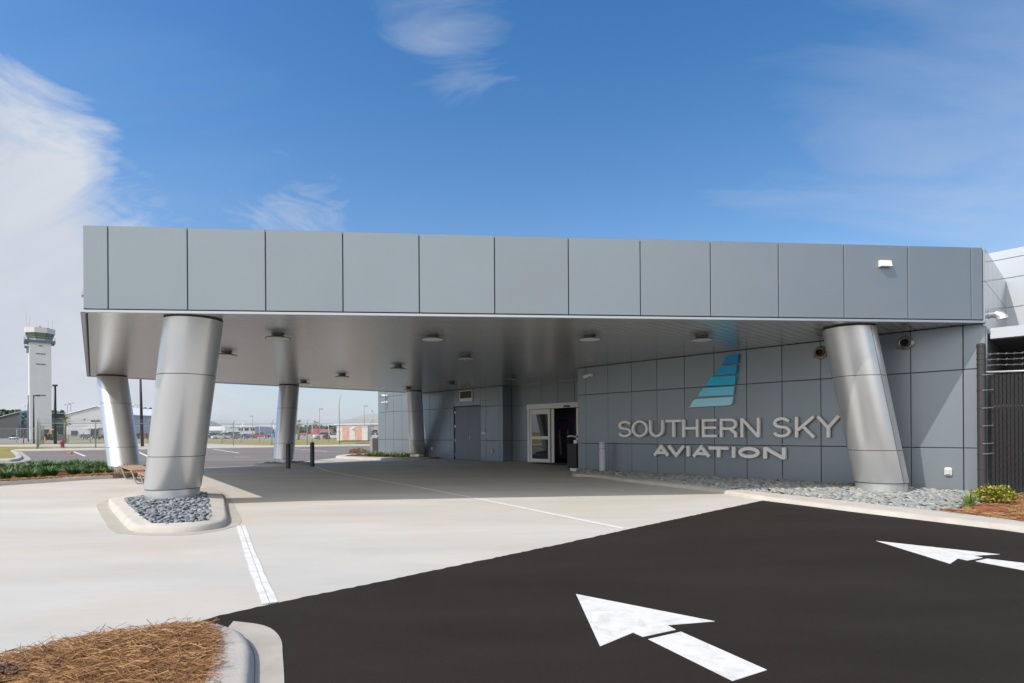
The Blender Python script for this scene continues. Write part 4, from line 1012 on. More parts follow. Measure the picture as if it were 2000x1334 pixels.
bollard(2.83, 17.72, 'bollard_light', 1.04, 'pale grey bollard against the sign wall near the entrance corner', .10)
t = empty('litter_bin', bworld(-.36, .30), BR, 'tall dark litter bin with a white swung lid at the entrance corner', 'litter bin')
m_ = MB(); m_.bbox((0,0,.53), (.20,.20,.42), .015); part('body', m_, 'black', t)
m_ = MB(); m_.bbox((.03,0,.055), (.15,.15,.055), .01); part('base', m_, 'white', t)
m_ = MB(); vs = []
for i in range(13):
    a = radians(20+ i*9.5); 
    for yy in (-.2,.2): vs.append((-.22+.46*(i/12), yy, 1.02+.20*sin(pi*(.28+.5*i/12))))
m_.add(vs + [(v[0]+.01, v[1], v[2]-.018) for v in vs], [(2*i,2*i+1,2*i+3,2*i+2) for i in range(12)] + [(26+2*i,26+2*i+2,26+2*i+3,26+2*i+1) for i in range(12)] + [(2*i,2*i+2,26+2*i+2,26+2*i) for i in range(12)] + [(2*i+1,26+2*i+1,26+2*i+3,2*i+3) for i in range(12)] + [(0,26,27,1),(24,25,51,50)])
part('lid', m_, 'white', t, 'auto')
m_ = MB(); m_.box(.05,.19,-.15,.15,.95,1.06); part('lid_hinge', m_, 'white', t)
t = empty('luggage_cart', bworld(-4.63, 4.6), BR+.2, 'tall hooped luggage cart standing inside the open sliding door', 'luggage cart')
m_ = MB(); m_.bbox((0,0,.25), (.52,.30,.035), .02); part('deck', m_, 'dark', t)
for yy in (-.26,.26):
    m_ = MB(); m_.tube([(-.36,yy,.28),(-.36,yy,1.45)], .022, 10); part('post', m_, 'brass', t, 'auto'); m_ = MB(); m_.tube([(.36,yy,.28),(.36,yy,1.45)], .022, 10); part('post', m_, 'brass', t, 'auto')
    m_ = MB(); m_.tube([(-.36,yy,1.45)] + [(-.36*cos(radians(a)), yy*(1-.6*sin(radians(a))), 1.45+.42*sin(radians(a))) for a in range(10,181,10)], .02, 10); part('hoop', m_, 'cable_blue', t, 'auto')
m_ = MB(); m_.tube([(0,-.28,.28),(0,-.28,.98)], .02, 10); part('post', m_, 'brass', t)
for sx in (-.36,.36):
    for sy in (-.2,.2):
        m_ = MB(); m_.lathe([(0,-.03),(.10,-.03),(.10,.03),(0,.03)], (sx,sy,.10), 20, ax='y'); part('wheel', m_, 'rubber', t, 'auto')
m_ = MB(); m_.box(-1.35,1.0,-.42,.42,0,.012); o = m_.build('door_mat', 'mat_floor', None, None, bworld(-3.2, 2.85, .004), BR); tag(o, 'dark flat mat on the concrete before the sliding door', 'door mat')
def bench(p, q, label):
    p = Vector((*p,0)); q = Vector((*q,0)); a = q-p; L = a.length; rz = atan2(a.y, a.x); c = (p+q)/2
    o = empty('bench', (c.x, c.y, 0), rz, label, 'bench', 'low backless benches by the plaza'); wd = .55
    m_ = MB()
    for k in range(5): m_.bbox((0, wd*(k+.5)/5, .395), (L/2, wd/10-.006, .016), .005)
    part('seat', m_, 'bench_wood', o)
    for sx in (-1,1):
        x = sx*(L/2-.25)
        m_ = MB(); m_.tube([(x,.02,.372),(x,.05,.33),(x+.0,.13,.06),(x,.17,.018),(x,.20,.014),(x,.38,.014),(x,.42,.02),(x,.46,.06),(x,.52,.33),(x,.53,.372)], .018, 8); part('leg', m_, 'bench_steel', o, 'auto')
    m_ = MB(); m_.box(-L/2+.1,L/2-.1,.12,.16,.345,.376); m_.box(-L/2+.1,L/2-.1,.40,.44,.345,.376); part('rail', m_, 'bench_steel', o)
bench((-11.95,17.1), (-10.15,15.0), 'farther of the two low wooden benches, beside the far left column')
bench((-9.40,14.1), (-7.75,12.1), 'nearer low wooden bench, half hidden by the near left column')

# ------------------------------------------------------------------ right side fence with dark slats
t = empty('slatted_fence', (9.27, 11.12, 0), atan2(-.33,.95), 'black chain link fence with vertical privacy slats and barbed wire right of the sign wall', 'fence')
m_ = MB(); m_.lathe([(.07,2.97),(.075,2.975),(.075,3.02),(.05,3.04),(0,3.045)], (0,0,0), 24); part('post_cap', m_, 'wire_dark', t, 'auto')
m_ = MB(); m_.tube([(0,0,-.1),(0,0,2.99)], .068, 28); part('post', m_, 'wire_dark', t, 'auto')
m_ = MB()
for z in (.55,.85,1.05,1.4,1.75,2.1,2.4,2.62,2.72,2.84): m_.lathe([(.071,z),(.075,z+.004),(.075,z+.022),(.071,z+.026)], (0,0,0), 20)
part('tension_band', m_, 'wire_dark', t, 'auto')
L_ = 5.2
m_ = MB()
for k in range(int(L_/.062)):
    x = .17+k*.062; m_.box(x, x+.045, .011+random.uniform(-.003,.003), .016, .13, 2.42)
part('slats', m_, 'vinyl', t)
m_ = MB(); cell = .082; zt, zb = 2.44, .06; Hh = zt-zb
def seg(x0, z0, x1, z1, y_):      # clip a wire to the panel
    if x0 > x1: x0, z0, x1, z1 = x1, z1, x0, z0
    if x1 <= .13 or x0 >= L_: return
    f = lambda x: z0+(z1-z0)*(x-x0)/(x1-x0)
    a, b = max(x0,.13), min(x1,L_)
    n_ = max(2, int((b-a)/cell)*2); pts = []
    for i in range(n_+1): x = a+(b-a)*i/n_; pts.append((x, y_+(.010 if i%2 else -.002)*(-1), f(x)))
    m_.tube(pts, .0026, 4, cap=False)
k = 0
n_w = int((L_+Hh*.62)/cell)+2
for i in range(n_w):
    x = .13-Hh*.62+i*cell
    seg(x, zb, x+Hh*.62, zt, -.003); seg(x, zt, x+Hh*.62, zb, .0)
part('wire_mesh', m_, 'wire_dark', t)
m_ = MB()
for z in (1.80,):
    for k in range(int(L_/.062)): m_.bbox((.165+k*.062+.052, -.006, z), (.011,.004,.006), .002)
part('slat_clip', m_, 'wire_pale', t)
m_ = MB(); m_.tube([(.06,0,2.47),(L_,0,2.47)], .021, 12); part('top_rail', m_, 'wire_pale', t, True)
for z in (2.60,2.71,2.82):
    m_ = MB(); pts = [(.07+k*.05, .006*sin(k*1.3), z+.006*sin(k*.5)+.012*k*.05) for k in range(105)]; m_.tube(pts, .004, 5, cap=False)
    pts = [(p[0], p[1]+.005*cos(i*2), p[2]+.005*sin(i*2)) for i, p in enumerate(pts)]; m_.tube(pts, .003, 4, cap=False)
    for k in range(40):
        x = .15+k*.127; 
        for s_ in (-1,1): m_.tube([(x-.012,-.012*s_,z+.003*k*.2-.022),(x+.012,.012*s_,z+.003*k*.2+.026)], .002, 4)
    part('barbed_wire', m_, 'wire_pale', t)
m_ = MB()
for z in (.86,1.06,1.41,1.76,2.11,2.41): m_.tube([(-.02,-.075,z),(.06,-.08,z+.004),(.15,-.03,z+.012),(.19,-.012,z+.016)], .006, 6)
part('tie_clip', m_, 'wire_pale', t)
m_ = MB(); m_.tube([(L_,0,-.1),(L_,0,2.6)], .04, 16); part('post', m_, 'wire_dark', t)

# ------------------------------------------------------------------ planting
def blades(n, h, spread, w, lean=.9, seg=4):
    mb = MB()
    for _ in range(n):
        a = random.uniform(0, 2*pi); l = h*random.uniform(.6, 1.15); bend = random.uniform(.25, lean); b0 = random.uniform(0, spread*.25)
        c, s_ = cos(a), sin(a); px, py = -s_, c; vs = []; ww = w*random.uniform(.7,1.2)
        for i in range(seg+1):
            t_ = i/seg; out = b0+l*bend*t_**1.6; z = l*(t_ - .55*bend*t_**2.4)
            k = ww*(1-t_**2)+.0006
            vs += [(c*out+px*k, s_*out+py*k, z), (c*out-px*k, s_*out-py*k, z)]
        mb.add(vs, [(2*i,2*i+1,2*i+3,2*i+2) for i in range(seg)])
    return mb
def clump(name, mb, m, loc, label, cat, group, s=1):
    o = mb.build(name, m, None); o.location = loc; o.rotation_euler = (0,0,random.uniform(0,6)); o.scale = (s,s,s); return tag(o, label, cat, group)
protos = [blades(130, .38, .3, .010, .9) for _ in range(4)]
pm = [p.build('grass_clump', 'leaf') for p in protos]
spots = []
random.seed(5)
for px_, py_ in [(-14.264, 15.712), (-15.76, 17.502), (-14.087, 15.868), (-15.054, 17.24), (-13.814, 16.019), (-17.353, 19.468), (-17.54, 20.005), (-15.698, 18.361), (-13.824, 16.376), (-14.94, 17.853), (-13.988, 16.954), (-17.677, 20.567), (-16.956, 20.219), (-15.388, 18.797), (-13.674, 16.928), (-14.818, 18.511), (-17.119, 20.797), (-16.646, 20.75), (-13.461, 17.107), (-15.1, 19.259), (-14.086, 18.218), (-15.992, 20.685), (-14.446, 18.952), (-15.926, 20.97), (-14.589, 19.464), (-15.817, 21.258), (-14.451, 19.711), (-15.104, 20.887), (-14.047, 19.672), (-19.788, 21.978), (-19.662, 22.288), (-19.216, 22.573), (-18.675, 22.515), (-18.227, 22.467), (-17.737, 22.415), (-17.182, 22.355), (-16.63, 22.297), (-15.936, 17.313), (-14.35, 15.391), (-12.769, 17.881), (-12.874, 17.259), (-13.88, 19.146)]:
    spots.append((px_+random.uniform(-.12,.12), py_+random.uniform(-.25,.25)))
back_ = [q for q in spots if q[1] > 16.6]
for k in range(26):
    q = random.choice(back_); spots.append((q[0]+random.uniform(-.5,.5), min(q[1]+random.uniform(.2,1.6), 20.5)))
for i, p in enumerate(spots):
    o = pm[i] if i < 4 else pm[i%4].copy()
    if i >= 4: COL.objects.link(o)
    o.location = (p[0], p[1], .10); s = random.uniform(.85, 1.35); o.scale = (s*1.05, s*1.05, s*.78); o.rotation_euler = (0,0,random.uniform(0,6))
    tag(o, 'dark green strappy grass clump in the kerbed bed left of the far left column', 'plant', 'grass clumps in the left bed')
pr2 = [blades(70, .34, .3, .009, .9) for _ in range(3)]; pm2 = [p.build('grass_clump', 'leaf_lime') for p in pr2]
sp2 = [(-8.141, 31.498), (-7.638, 30.744), (-7.402, 31.041), (-6.877, 29.982), (-6.667, 30.269), (-6.246, 29.576), (-6.034, 29.855), (-5.656, 29.305), (-5.402, 29.086), (-7.222, 29.721), (-6.606, 29.263), (-6.195, 29.083), (-5.735, 28.897), (-7.614, 30.093), (-7.064, 30.201)]
for i, p in enumerate(sp2):
    o = pm2[i] if i < 3 else pm2[i%3].copy()
    if i >= 3: COL.objects.link(o)
    s = random.uniform(.8,1.2); o.location = (p[0], p[1], .08); o.scale = (s*1.3,s*1.3,s); o.rotation_euler = (0,0,random.uniform(0,6))
    tag(o, 'bright sunlit grass clump in the bed at the foot of the far wall', 'plant', 'grass clumps at the far wall')
def shrub(loc, R_, h, n, leafm, label, ls=.035, name='shrub', group=None):
    o = empty(name, loc, random.uniform(0,6), label, 'plant', group)
    mb = MB(); st = MB()
    for _ in range(26):
        a = random.uniform(0, 2*pi); rr = R_*sqrt(random.random())*.85; zz = h*random.uniform(.55,.95)*(1-.35*(rr/R_)**2)
        st.tube([(0,0,0),(cos(a)*rr*.45,sin(a)*rr*.45,zz*.5),(cos(a)*rr,sin(a)*rr,zz)], [.006,.004,.002], 5)
    for _ in range(n):
        a = random.uniform(0,2*pi); u = sqrt(random.random()); rr = R_*u*random.uniform(.8,1.08); zz = h*(.22+.78*random.random()**.6)*(1-.45*u*u)*random.uniform(.85,1.1)
        c = Vector((cos(a)*rr, sin(a)*rr, zz)); d = Vector((random.gauss(0,1)+cos(a)*.8, random.gauss(0,1)+sin(a)*.8, random.gauss(.5,.6))).normalized(); s_ = d.cross(Vector((random.gauss(0,.4),random.gauss(0,.4),1))).normalized()
        l = ls*random.uniform(.7,1.3); w = l*.30
        mb.add([c, c+d*l*.5+s_*w, c+d*l, c+d*l*.5-s_*w], [(0,1,2,3)])
    part('stem', st, 'trunk', o); part('foliage', mb, leafm, o); return o
shrub((*(8.171,9.540), .09), .30, .30, 1500, 'leaf_yellow', 'low golden green shrub in the straw by the black fence', .05)
o = blades(75, .34, .25, .007, 1.0).build('grass_clump', 'leaf_lime'); o.location = (*(7.345,9.058), .09); tag(o, 'arching bright green grass clump left of the golden shrub by the fence', 'plant')
shrub((*(-8.822,32.316), .08), .62, .42, 900, 'leaf_red', 'red tipped shrub at the left end of the sunlit far bed', .07)
shrub((*(-2.516,2.780), .1), .07, .15, 60, 'leaf_dark', 'dark red leafed sprig at the bottom left corner of the photo', .03)
m_ = MB(); m_.bbox((0,0,0), (.21,.05,.03), .008); o = m_.build('edging_brick', 'brick', None, None, (*(7.370,8.699), .115), -.35); tag(o, 'red brick lying in the straw below the golden shrub', 'brick')
m_ = MB(); m_.bbox((0,0,0), (.16,.10,.05), .02); o = m_.build('wheel_stop', 'orange', None, None, (*(-31.720,40.372), .045), .1); tag(o, 'red orange marker lying on the lot beside the painted bay line', 'marker')
m_ = MB(); m_.bbox((0,0,.0), (.30,.22,.55), .03); o = m_.build('utility_post', 'stone_base', None, None, (-8.641, 35.6, .5), .6); tag(o, 'squat weathered concrete post at the far corner of the door wall', 'post')

# ------------------------------------------------------------------ hydrant, lamps, fences
t = empty('fire_hydrant', (*(-44.099,55.238), .08), 0, 'dark red fire hydrant on the strip of lawn', 'hydrant'); t.scale = (1.25,1.25,1.0)
m_ = MB(); m_.lathe([(0,0),(.19,0),(.19,.05),(.13,.06),(.12,.1),(.125,.55),(.16,.56),(.16,.60),(.13,.62),(.12,.70),(.07,.78),(.03,.80),(.03,.85),(0,.85)], (0,0,0), 20); part('barrel', m_, 'red_paint', t, 'auto')
for s_ in (-1,1):
    m_ = MB(); m_.tube([(0,0,.48),(s_*.24,0,.48)], .065, 12); m_.tube([(s_*.24,0,.48),(s_*.27,0,.48)], .04, 8); part('nozzle', m_, 'red_paint', t, 'auto')
m_ = MB(); m_.tube([(0,0,.42),(0,-.2,.42)], .085, 14); part('nozzle', m_, 'red_paint', t, 'auto')
m_ = MB(); m_.box(-1.0,1.0,-.5,.5,-.08,.02); part('pad', m_, 'path', t)

def lamp_pole(px, Y, zt, m, label, arm=0, w=.09, head=None, group=None, flip=1, base=-.06):
    o = empty('lamp_post', (px, Y, base), 0, label, 'lamp post', group); h = zt-base
    m_ = MB(); m_.tube([(0,0,0),(0,0,h)], [w, w*.7], 10); part('pole', m_, m, o, True)
    if head == 'top': m_ = MB(); m_.bbox((0,0,h+.1), (arm,arm*.6,.14), .04); part('lamp_head', m_, m, o)
    elif arm:
        m_ = MB(); m_.bbox((flip*arm/2,0,h-.08), (arm/2,.18,.10), .03); part('lamp_head', m_, m, o)
lamp_pole(-72.982, 90, 9.188, 'pole_black', 'tall black lamp post with a flat square head, right of the control tower', .32, .22, 'top')
lamp_pole(-82.362, 97, 8.234, 'pole_black', 'black lamp post with a side arm standing before the control tower', 1.0, .13)
o = empty('lamp_post', (-40.038, 61, -.06), 0, 'tall black pole rising behind the canopy between two leaning columns', 'lamp post')
m_ = MB(); m_.tube([(0,0,0),(-.2,0,8.5)], [.16,.10], 10); part('pole', m_, 'pole_black', o, True)
m_ = MB(); m_.bbox((-.2,0,8.6), (.5,.3,.12), .03); part('lamp_head', m_, 'pole_black', o)
for px, py, pb, Y, fl, a, lb in ((-69.068, 6.163, 0, 150, -1, .8, 'pale lamp post behind the maroon pickup, arm to the left'),
                    (-41.018, 6.635, 0, 120, 1, .75, 'pale lamp post in front of the red fire engine, arm to the right'),
                    (-32.784, 7.472, 0, 125, 1, .8, 'pale lamp post right of the coral shed, arm to the right'),
                    (-37.023, 7.318, 0, 150, -1, .5, 'thin pale lamp post at the far end of the white roofed building')):
    lamp_pole(px, Y, py, 'pole_grey', lb, a, .10, None, 'pale lamp posts on the airfield side', fl)
t = empty('antenna_mast', (-19.301, 63, 0), 0, 'thin bent mast rising above the coral shed', 'mast')
m_ = MB(); m_.tube([(0,0,0),(-.03,0,4.568),(.12,0,5.484),(.2,0,5.541)], [.05,.04,.025,.03], 8); part('pole', m_, 'pole_grey', t, True)
for k, (px, py) in enumerate(((132,790),(138.5,787.5),(255.5,794),(269.5,791))):
    Y = 300; o = empty('floodlight_mast', (0.0 + (px-1000)/1100*Y, Y, 0), 0, ['far twin headed light mast, leftmost of those above the maintenance shed', 'far twin headed light mast, just right of the leftmost one', 'far twin headed light mast seen between the two near columns, lower', 'far twin headed light mast seen between the two near columns, taller'][k], 'light mast', 'far light masts of the airfield')
    zt = 1.35 + (844-(px-1000)*.0065-py)*Y/1100
    m_ = MB(); m_.tube([(0,0,0),(0,0,zt)], .14, 6); m_.box(-1.3,1.3,-.1,.1,zt-.15,zt); part('pole', m_, 'pole_grey', o)
    for s_ in (-1.2,1.2): m_ = MB(); m_.bbox((s_,0,zt+.1), (.3,.3,.15), .03); part('lamp_head', m_, 'pole_grey', o)

def fence(pts, zt, label, arm=True, barb=True, group=None, pr=.045, posts=None):
    o = empty('chain_link_fence', (pts[0][0], pts[0][1], 0), 0, label, 'fence', group); ox, oy = pts[0]
    R_ = MB()
    for a, b in zip(pts[:-1], pts[1:]):
        a = Vector(a)-Vector((ox,oy)); b = Vector(b)-Vector((ox,oy)); L = (b-a).length; ang = atan2(b.y-a.y, b.x-a.x)
        R_.tube([(a.x,a.y,zt),(b.x,b.y,zt)], pr*.7, 6)
        m_ = MB(); m_.add([(0,0,.05),(L,0,.05),(L,0,zt),(0,0,zt)], [(0,1,2,3)]); part('wire_mesh', m_, 'chain', o, None, (a.x,a.y,0), ang)
        if barb:
            for k in (1,2,3): m2 = MB(); m2.tube([(a.x+.08*k,a.y,zt+.13*k),(b.x+.08*k,b.y,zt+.13*k)], .012, 4); part('barbed_wire', m2, 'galv', o)
    part('top_rail', R_, 'galv', o)
    for p in (posts or pts):
        x, y_ = p[0]-ox, p[1]-oy; m_ = MB(); m_.tube([(x,y_,-.1),(x,y_,zt+.05)] + ([(x+.10,y_,zt+.30),(x+.22,y_,zt+.48)] if arm else []), [pr,pr]+([pr*.7,pr*.5] if arm else []), 8); part('post', m_, 'galv', o, True)
    return o
fence([(-43.230,51.259), (-39.611,53.581), (-36.338,56.283), (-33.908,59.566), (-30.277,61.203), (-26.226,61.488), (-22.510,61.876), (-18.958,61.852), (-15.661,62.381), (-12.004,62.832)], 2.45, 'grey chain link fence with barbed wire just behind the far kerb of the lot')
fence([(-75.417,89.964), (-74.258,94.201), (-69.725,93.122), (-61.500,91.652), (-56.887,92.278), (-47.962,87.043), (-44.172,85.752), (-41.624,86.533), (-39.171,87.378), (-35.589,86.971), (-31.229,88.054), (-28.997,89.068)], 2.8, 'second chain link fence standing on the lawn behind the first', False, False)
fence([(-102.731,100.886), (-95.264,100.749), (-91.853,104.474), (-78.469,93.001)], 2.55, 'chain link fence at the far left before the dark sided shed', False, False)
fence([(-43.202,51.253), (-51.007,60.645), (-58.006,69.080), (-63.820,76.128), (-68.985,82.425), (-72.771,87.186), (-76.130,91.410), (-78.811,94.836)], 2.6, 'run of close set fence posts leading away at the left gate', True, False)
m_ = MB(); m_.tube([(0,0,0),(0,0,1.25)], .07, 8); o = m_.build('marker_post', 'red_paint', None, True, (*(-81.530,93.996), 0)); tag(o, 'short dark red post by the fence at the far left', 'post')
m_ = MB(); m_.tube([(0,0,0),(0,0,9.875)], [.14,.12], 8); t = empty('camera_pole', (-103.058, 120, 0), 0, 'pale pole with a domed camera arm beside the control tower', 'camera pole'); part('pole', m_, 'slot', t, True)
m_ = MB(); m_.tube([(0,0,7.913),(-.6,0,8.022),(-.75,0,7.804)], .06, 6); m_.lathe([(0,-.2),(.15,-.12),(.18,0),(.1,.15),(0,.18)], (-.78,0,7.695), 10); part('camera_arm', m_, 'white', t, True)

# ------------------------------------------------------------------ control tower
TY = 190; tx = -158.995
tw = empty('control_tower', (tx, TY, 0), radians(42.5), 'pale concrete airport control tower with a glazed octagonal cab', 'control tower')
tw.scale = (.775,.775,1); hw = 3.558181818181818; zt = 32.266
m_ = MB(); m_.box(-hw, hw, -hw, hw, -1, zt); sh = part('shaft', m_, 'tower', tw)
m_ = MB(); m_.box(-hw-.28, -hw-.01, -hw+.4, hw-.4, -1, zt-.1); part('side_panel', m_, 'white', tw)
for z, w in ((31.144, .55), (28.467, 1.62), (25.012, 1.62), (14.642, 1.62)):
    for s_ in ((-1,1) if w > 1 else (0,)):
        m_ = MB(); m_.box(s_*w/2-w/2*.94 if s_ else -w, s_*w/2+w/2*.94 if s_ else w, -hw-.06, -hw+.1, z-.18, z+.18); part('slot_window', m_, 'slot', tw)
def octa(r, n=8, a0=22.5): return [(r*cos(radians(a0+45*k)), r*sin(radians(a0+45*k))) for k in range(n)]
def frust(mb, r0, z0, r1, z1):
    a, b = octa(r0), octa(r1); mb.add([(p[0],p[1],z0) for p in a]+[(p[0],p[1],z1) for p in b], [(k,(k+1)%8,8+(k+1)%8,8+k) for k in range(8)] + [tuple(range(7,-1,-1)), tuple(range(8,16))])
zd = 32.267; k_ = 190/1100
m_ = MB(); m_.box(-5.3, 4.95, -4.6, 4.6, zd-.05, zd+.75); dk = part('deck', m_, 'tower_rail', tw)
m_ = MB()
for z in (zd+1.15, zd+1.75):
    m_.tube([(-5.3,-4.6,z),(4.95,-4.6,z)], .05, 5); m_.tube([(-5.3,-4.6,z),(-5.3,4.6,z)], .05, 5); m_.tube([(4.95,-4.6,z),(4.95,4.6,z)], .05, 5)
for k in range(12): m_.tube([(-5.3+k*.93,-4.6,zd+.7),(-5.3+k*.93,-4.6,zd+1.75)], .04, 4)
part('railing', m_, 'galv', dk)
m_ = MB(); m_.box(-5.2,-3.9,-2.5,1.5,zd-1.75,zd-1.35); m_.tube([(-5.2,-2.5,zd-1.35),(-5.2,-2.5,zd)], .08, 5); m_.tube([(-4.4,-2.5,zd-1.35),(-4.4,-2.5,zd)], .06, 5); m_.tube([(-5.2,-2.5,zd-.8),(-3.8,-2.5,zd-.8)], .05, 5); part('lower_platform', m_, 'tower_rail', tw)
m_ = MB(); m_.box(-4.6,-3.7,-2.2,1,zd-3.4,zd-1.75); part('duct_box', m_, 'stone_base', tw)
z1 = 33.39; z2 = 35.462; z3 = 37.103
m_ = MB(); frust(m_, 4.25, zd+.75, 4.3, z1); part('cab_base', m_, 'tower_pale', tw)
m_ = MB(); frust(m_, 4.25, z1+.001, 5.1, z2); cb = part('cab_glazing', m_, 'glass_green', tw)
m_ = MB()
for a, b in zip(octa(4.27), octa(5.14)): m_.tube([(a[0],a[1],z1),(b[0],b[1],z2)], .09, 5)
part('mullion', m_, 'dark', cb)
m_ = MB(); frust(m_, 5.35, z2+.002, 5.55, z3); part('cab_roof', m_, 'tower_pale', tw)
m_ = MB()
for x, zt_ in ((-4.6,42.144),(-3.4,41.266),(2.7,40.366),(4.2,40.357),(-4,38.854),(-1,38.668),(.6,38.311),(4.0,38.112)): m_.tube([(x,-1+.3*sin(x*3),z3),(x,-1,zt_)], .035, 4)
part('antenna', m_, 'pole_grey', tw)
m_ = MB(); m_.lathe([(0,0),(.3,.1),(.38,.45),(.3,.8),(0,.95)], (-.2,-2,z3), 10); part('beacon', m_, 'orange', tw, True)
m_ = MB(); m_.box(.9,3.2,-1.3,-.9,z3+.1,z3+.5); part('roof_equipment', m_, 'dark', tw)

# ------------------------------------------------------------------ far buildings
def gable(Y, x0, x1, xr, zeL, zr, zeR, D, wallm, roofm, name, label, cat='building', lean=0):
    o = empty(name, ((x0+x1)/2, Y, -.1), lean, label, cat); c = (x0+x1)/2
    p = [(x0-c,0),(x1-c,0),(x1-c,zeR),(xr-c,zr),(x0-c,zeL)]
    m_ = MB(); m_.vprism(p, 0, D); part('wall', m_, wallm, o)
    m_ = MB(); e = .5
    m_.add([(x0-c-e,-e,zeL-.1),(xr-c,-e,zr+.12),(xr-c,D,zr+.12),(x0-c-e,D,zeL-.1),(x0-c-e,-e,zeL+.15),(xr-c,-e,zr+.4),(xr-c,D,zr+.4),(x0-c-e,D,zeL+.15)], [(0,1,5,4),(1,2,6,5),(2,3,7,6),(3,0,4,7),(4,5,6,7),(0,3,2,1)])
    m_.add([(x1-c+e,-e,zeR-.1),(xr-c,-e,zr+.12),(xr-c,D,zr+.12),(x1-c+e,D,zeR-.1),(x1-c+e,-e,zeR+.15),(xr-c,-e,zr+.4),(xr-c,D,zr+.4),(x1-c+e,D,zeR+.15)], [(0,4,5,1),(2,6,7,3),(3,7,4,0),(4,7,6,5),(0,1,2,3)])
    part('roof', m_, roofm, o); return o
mt = gable(228, -180.016, -155.455, -167.684, 9.879, 12.845, 9.408, 60, 'siding_white', 'roof_white', 'maintenance_hangar', 'white ribbed metal maintenance building with a low gable')
kx = lambda px: (px-1000)/1100*228 - (-180.016+-155.455)/2
kz = lambda px, py: 1.35+(844-(px-1000)*.0065-py)*228/1100+.1
m_ = MB(); m_.box(kx(131.5), kx(250), -.25, -.01, 0, kz(140,848)); part('wainscot', m_, 'stone_base', mt)
for a, b, t0, b0, nm, mm in ((140,151.5,841,850.5,'window','glass_dark'),(177.5,192,839,857.5,'door','glass_dark')):
    m_ = MB(); m_.box(kx(a), kx(b), -.35, -.02, kz(a,b0), kz(a,t0)); part(nm, m_, mm, mt)
m_ = MB(); m_.box(kx(171), kx(200), -2.5, -.05, kz(180,837), kz(180,835)); part('door_canopy', m_, 'tower_pale', mt)
m_ = MB(); m_.box(kx(164), kx(166.5), -.12, -.02, kz(165,820), kz(165,818)); part('wall_vent', m_, 'dark', mt)
m_ = MB(); m_.box(kx(189), kx(192.5), 2, 4, kz(190,794), kz(190,791.5)); part('roof_vent', m_, 'roof_white', mt)
m_ = MB(); m_.box(-184.265-(-180.016+-155.455)/2, -180.037-(-180.016+-155.455)/2, 5, 55, 0, kz(120,816)); m_.box(kx(110), kx(131.4), 4.5, 55, kz(120,816), kz(120,811)); part('lean_to', m_, 'tower_pale', mt)
for ch, a, b in (('M',178,182),('A',182.3,186.2),('I',186.6,187.6),('N',188,191.3),('T',191.5,194.6),('.',194.9,195.9)):
    letter(ch, kx(a), kx(b), kz(185,823.2), kz(185,820.8), .26, -.14, -.02, mt, 'black')
t = gable(260, -250.545, -226.436, -226.555, 6.288, 12.16, 12.16, 40, 'siding_dark', 'galv', 'storage_building', 'dark sided shed with a single pitch roof at the far left')
m_ = MB(); m_.box(-226.436-(-250.545+-226.436)/2, -222.182-(-250.545+-226.436)/2, .5, 30, 0, 8.01); part('wall', m_, 'siding_dark', t)
m_ = MB(); m_.box(-227.382-(-250.545+-226.436)/2, -223.6-(-250.545+-226.436)/2, -.4, 0, 0, 6.599); part('open_bay', m_, 'black', t)
t = empty('steel_frame', (-216.705, 250, 0), 0, 'teal cross braced steel frame between the dark shed and the tower', 'frame')
m_ = MB(); a_, b_ = -1.55, 1.55; z0_, z1_ = 8.214, 11.85
for u, v in (((a_,z0_),(b_,z0_)),((a_,z1_-.8),(b_,z1_)),((a_,z0_),(a_,z1_-.8)),((b_,0),(b_,z1_)),((a_,z0_),(b_,z1_)),((a_,z1_-.8),(b_,z0_)),((a_,0),(a_,z0_))): m_.tube([(u[0],0,u[1]),(v[0],0,v[1])], .12, 5)
part('truss', m_, 'teal', t)
def shedbox(name, px0, px1, pt, Y, D, wm, rm, label, extra=None, cat='building', over=.4, pr=None):
    x0 = (px0-1000)/1100*Y; x1 = (px1-1000)/1100*Y; zt_ = 1.35+(844-((px0+px1)/2-1000)*.0065-pt)*Y/1100
    o = empty(name, ((x0+x1)/2, Y, -.1), 0, label, cat); w = (x1-x0)/2
    m_ = MB(); m_.box(-w, w, 0, D, 0, zt_); part('wall', m_, wm, o)
    m_ = MB(); m_.box(-w-over, w+over, -over, D+over, zt_+.01, zt_+.01+(pr or .3)); part('roof', m_, rm, o); return o, w, zt_
o, w, z = shedbox('hangar', 230, 330, 829, 330, 60, 'tower_pale', 'roof_white', 'long low hangar with a bright white roof seen between the near columns')
m_ = MB(); m_.add([(-w-.5,-.5,z+.32),(w+.5,-.5,z+.32),(w+.5,30,z+5.6),(-w-.5,30,z+5.6),(w+.5,60,z+.32),(-w-.5,60,z+.32)], [(0,1,2,3),(3,2,4,5),(0,3,5),(1,4,2)]); part('roof', m_, 'roof_white', o)
for k in range(3): m_ = MB(); m_.box(-w+4+k*7.5, -w+6.5+k*7.5, -.2, .1, 1, 3.2); part('window', m_, 'glass_dark', o)
o, w, z = shedbox('terminal_wing', 447.5, 498, 833.5, 330, 25, 'term_wall', 'roof_white', 'low blue grey terminal wing with three square windows behind the parked cars')
for a in (466.5, 478, 489.7): m_ = MB(); x = (a+3.8-1000)/1100*330-(-165.75+-150.6)/2; m_.box(x-1.15, x+1.15, -.2, .1, 3.434, 4.784); part('window', m_, 'glass_dark', o)
m_ = MB(); m_.lathe([(0,0),(.9,.3),(1.1,1.1),(.9,1.8),(0,2.1)], (-w+6,5,z+.3), 12); part('roof_vent', m_, 'white', o, True)
t = empty('jet_bridge', (-174.0, 335, 0), 0, 'white angular passenger boarding bridge left of the low terminal wing', 'jet bridge')
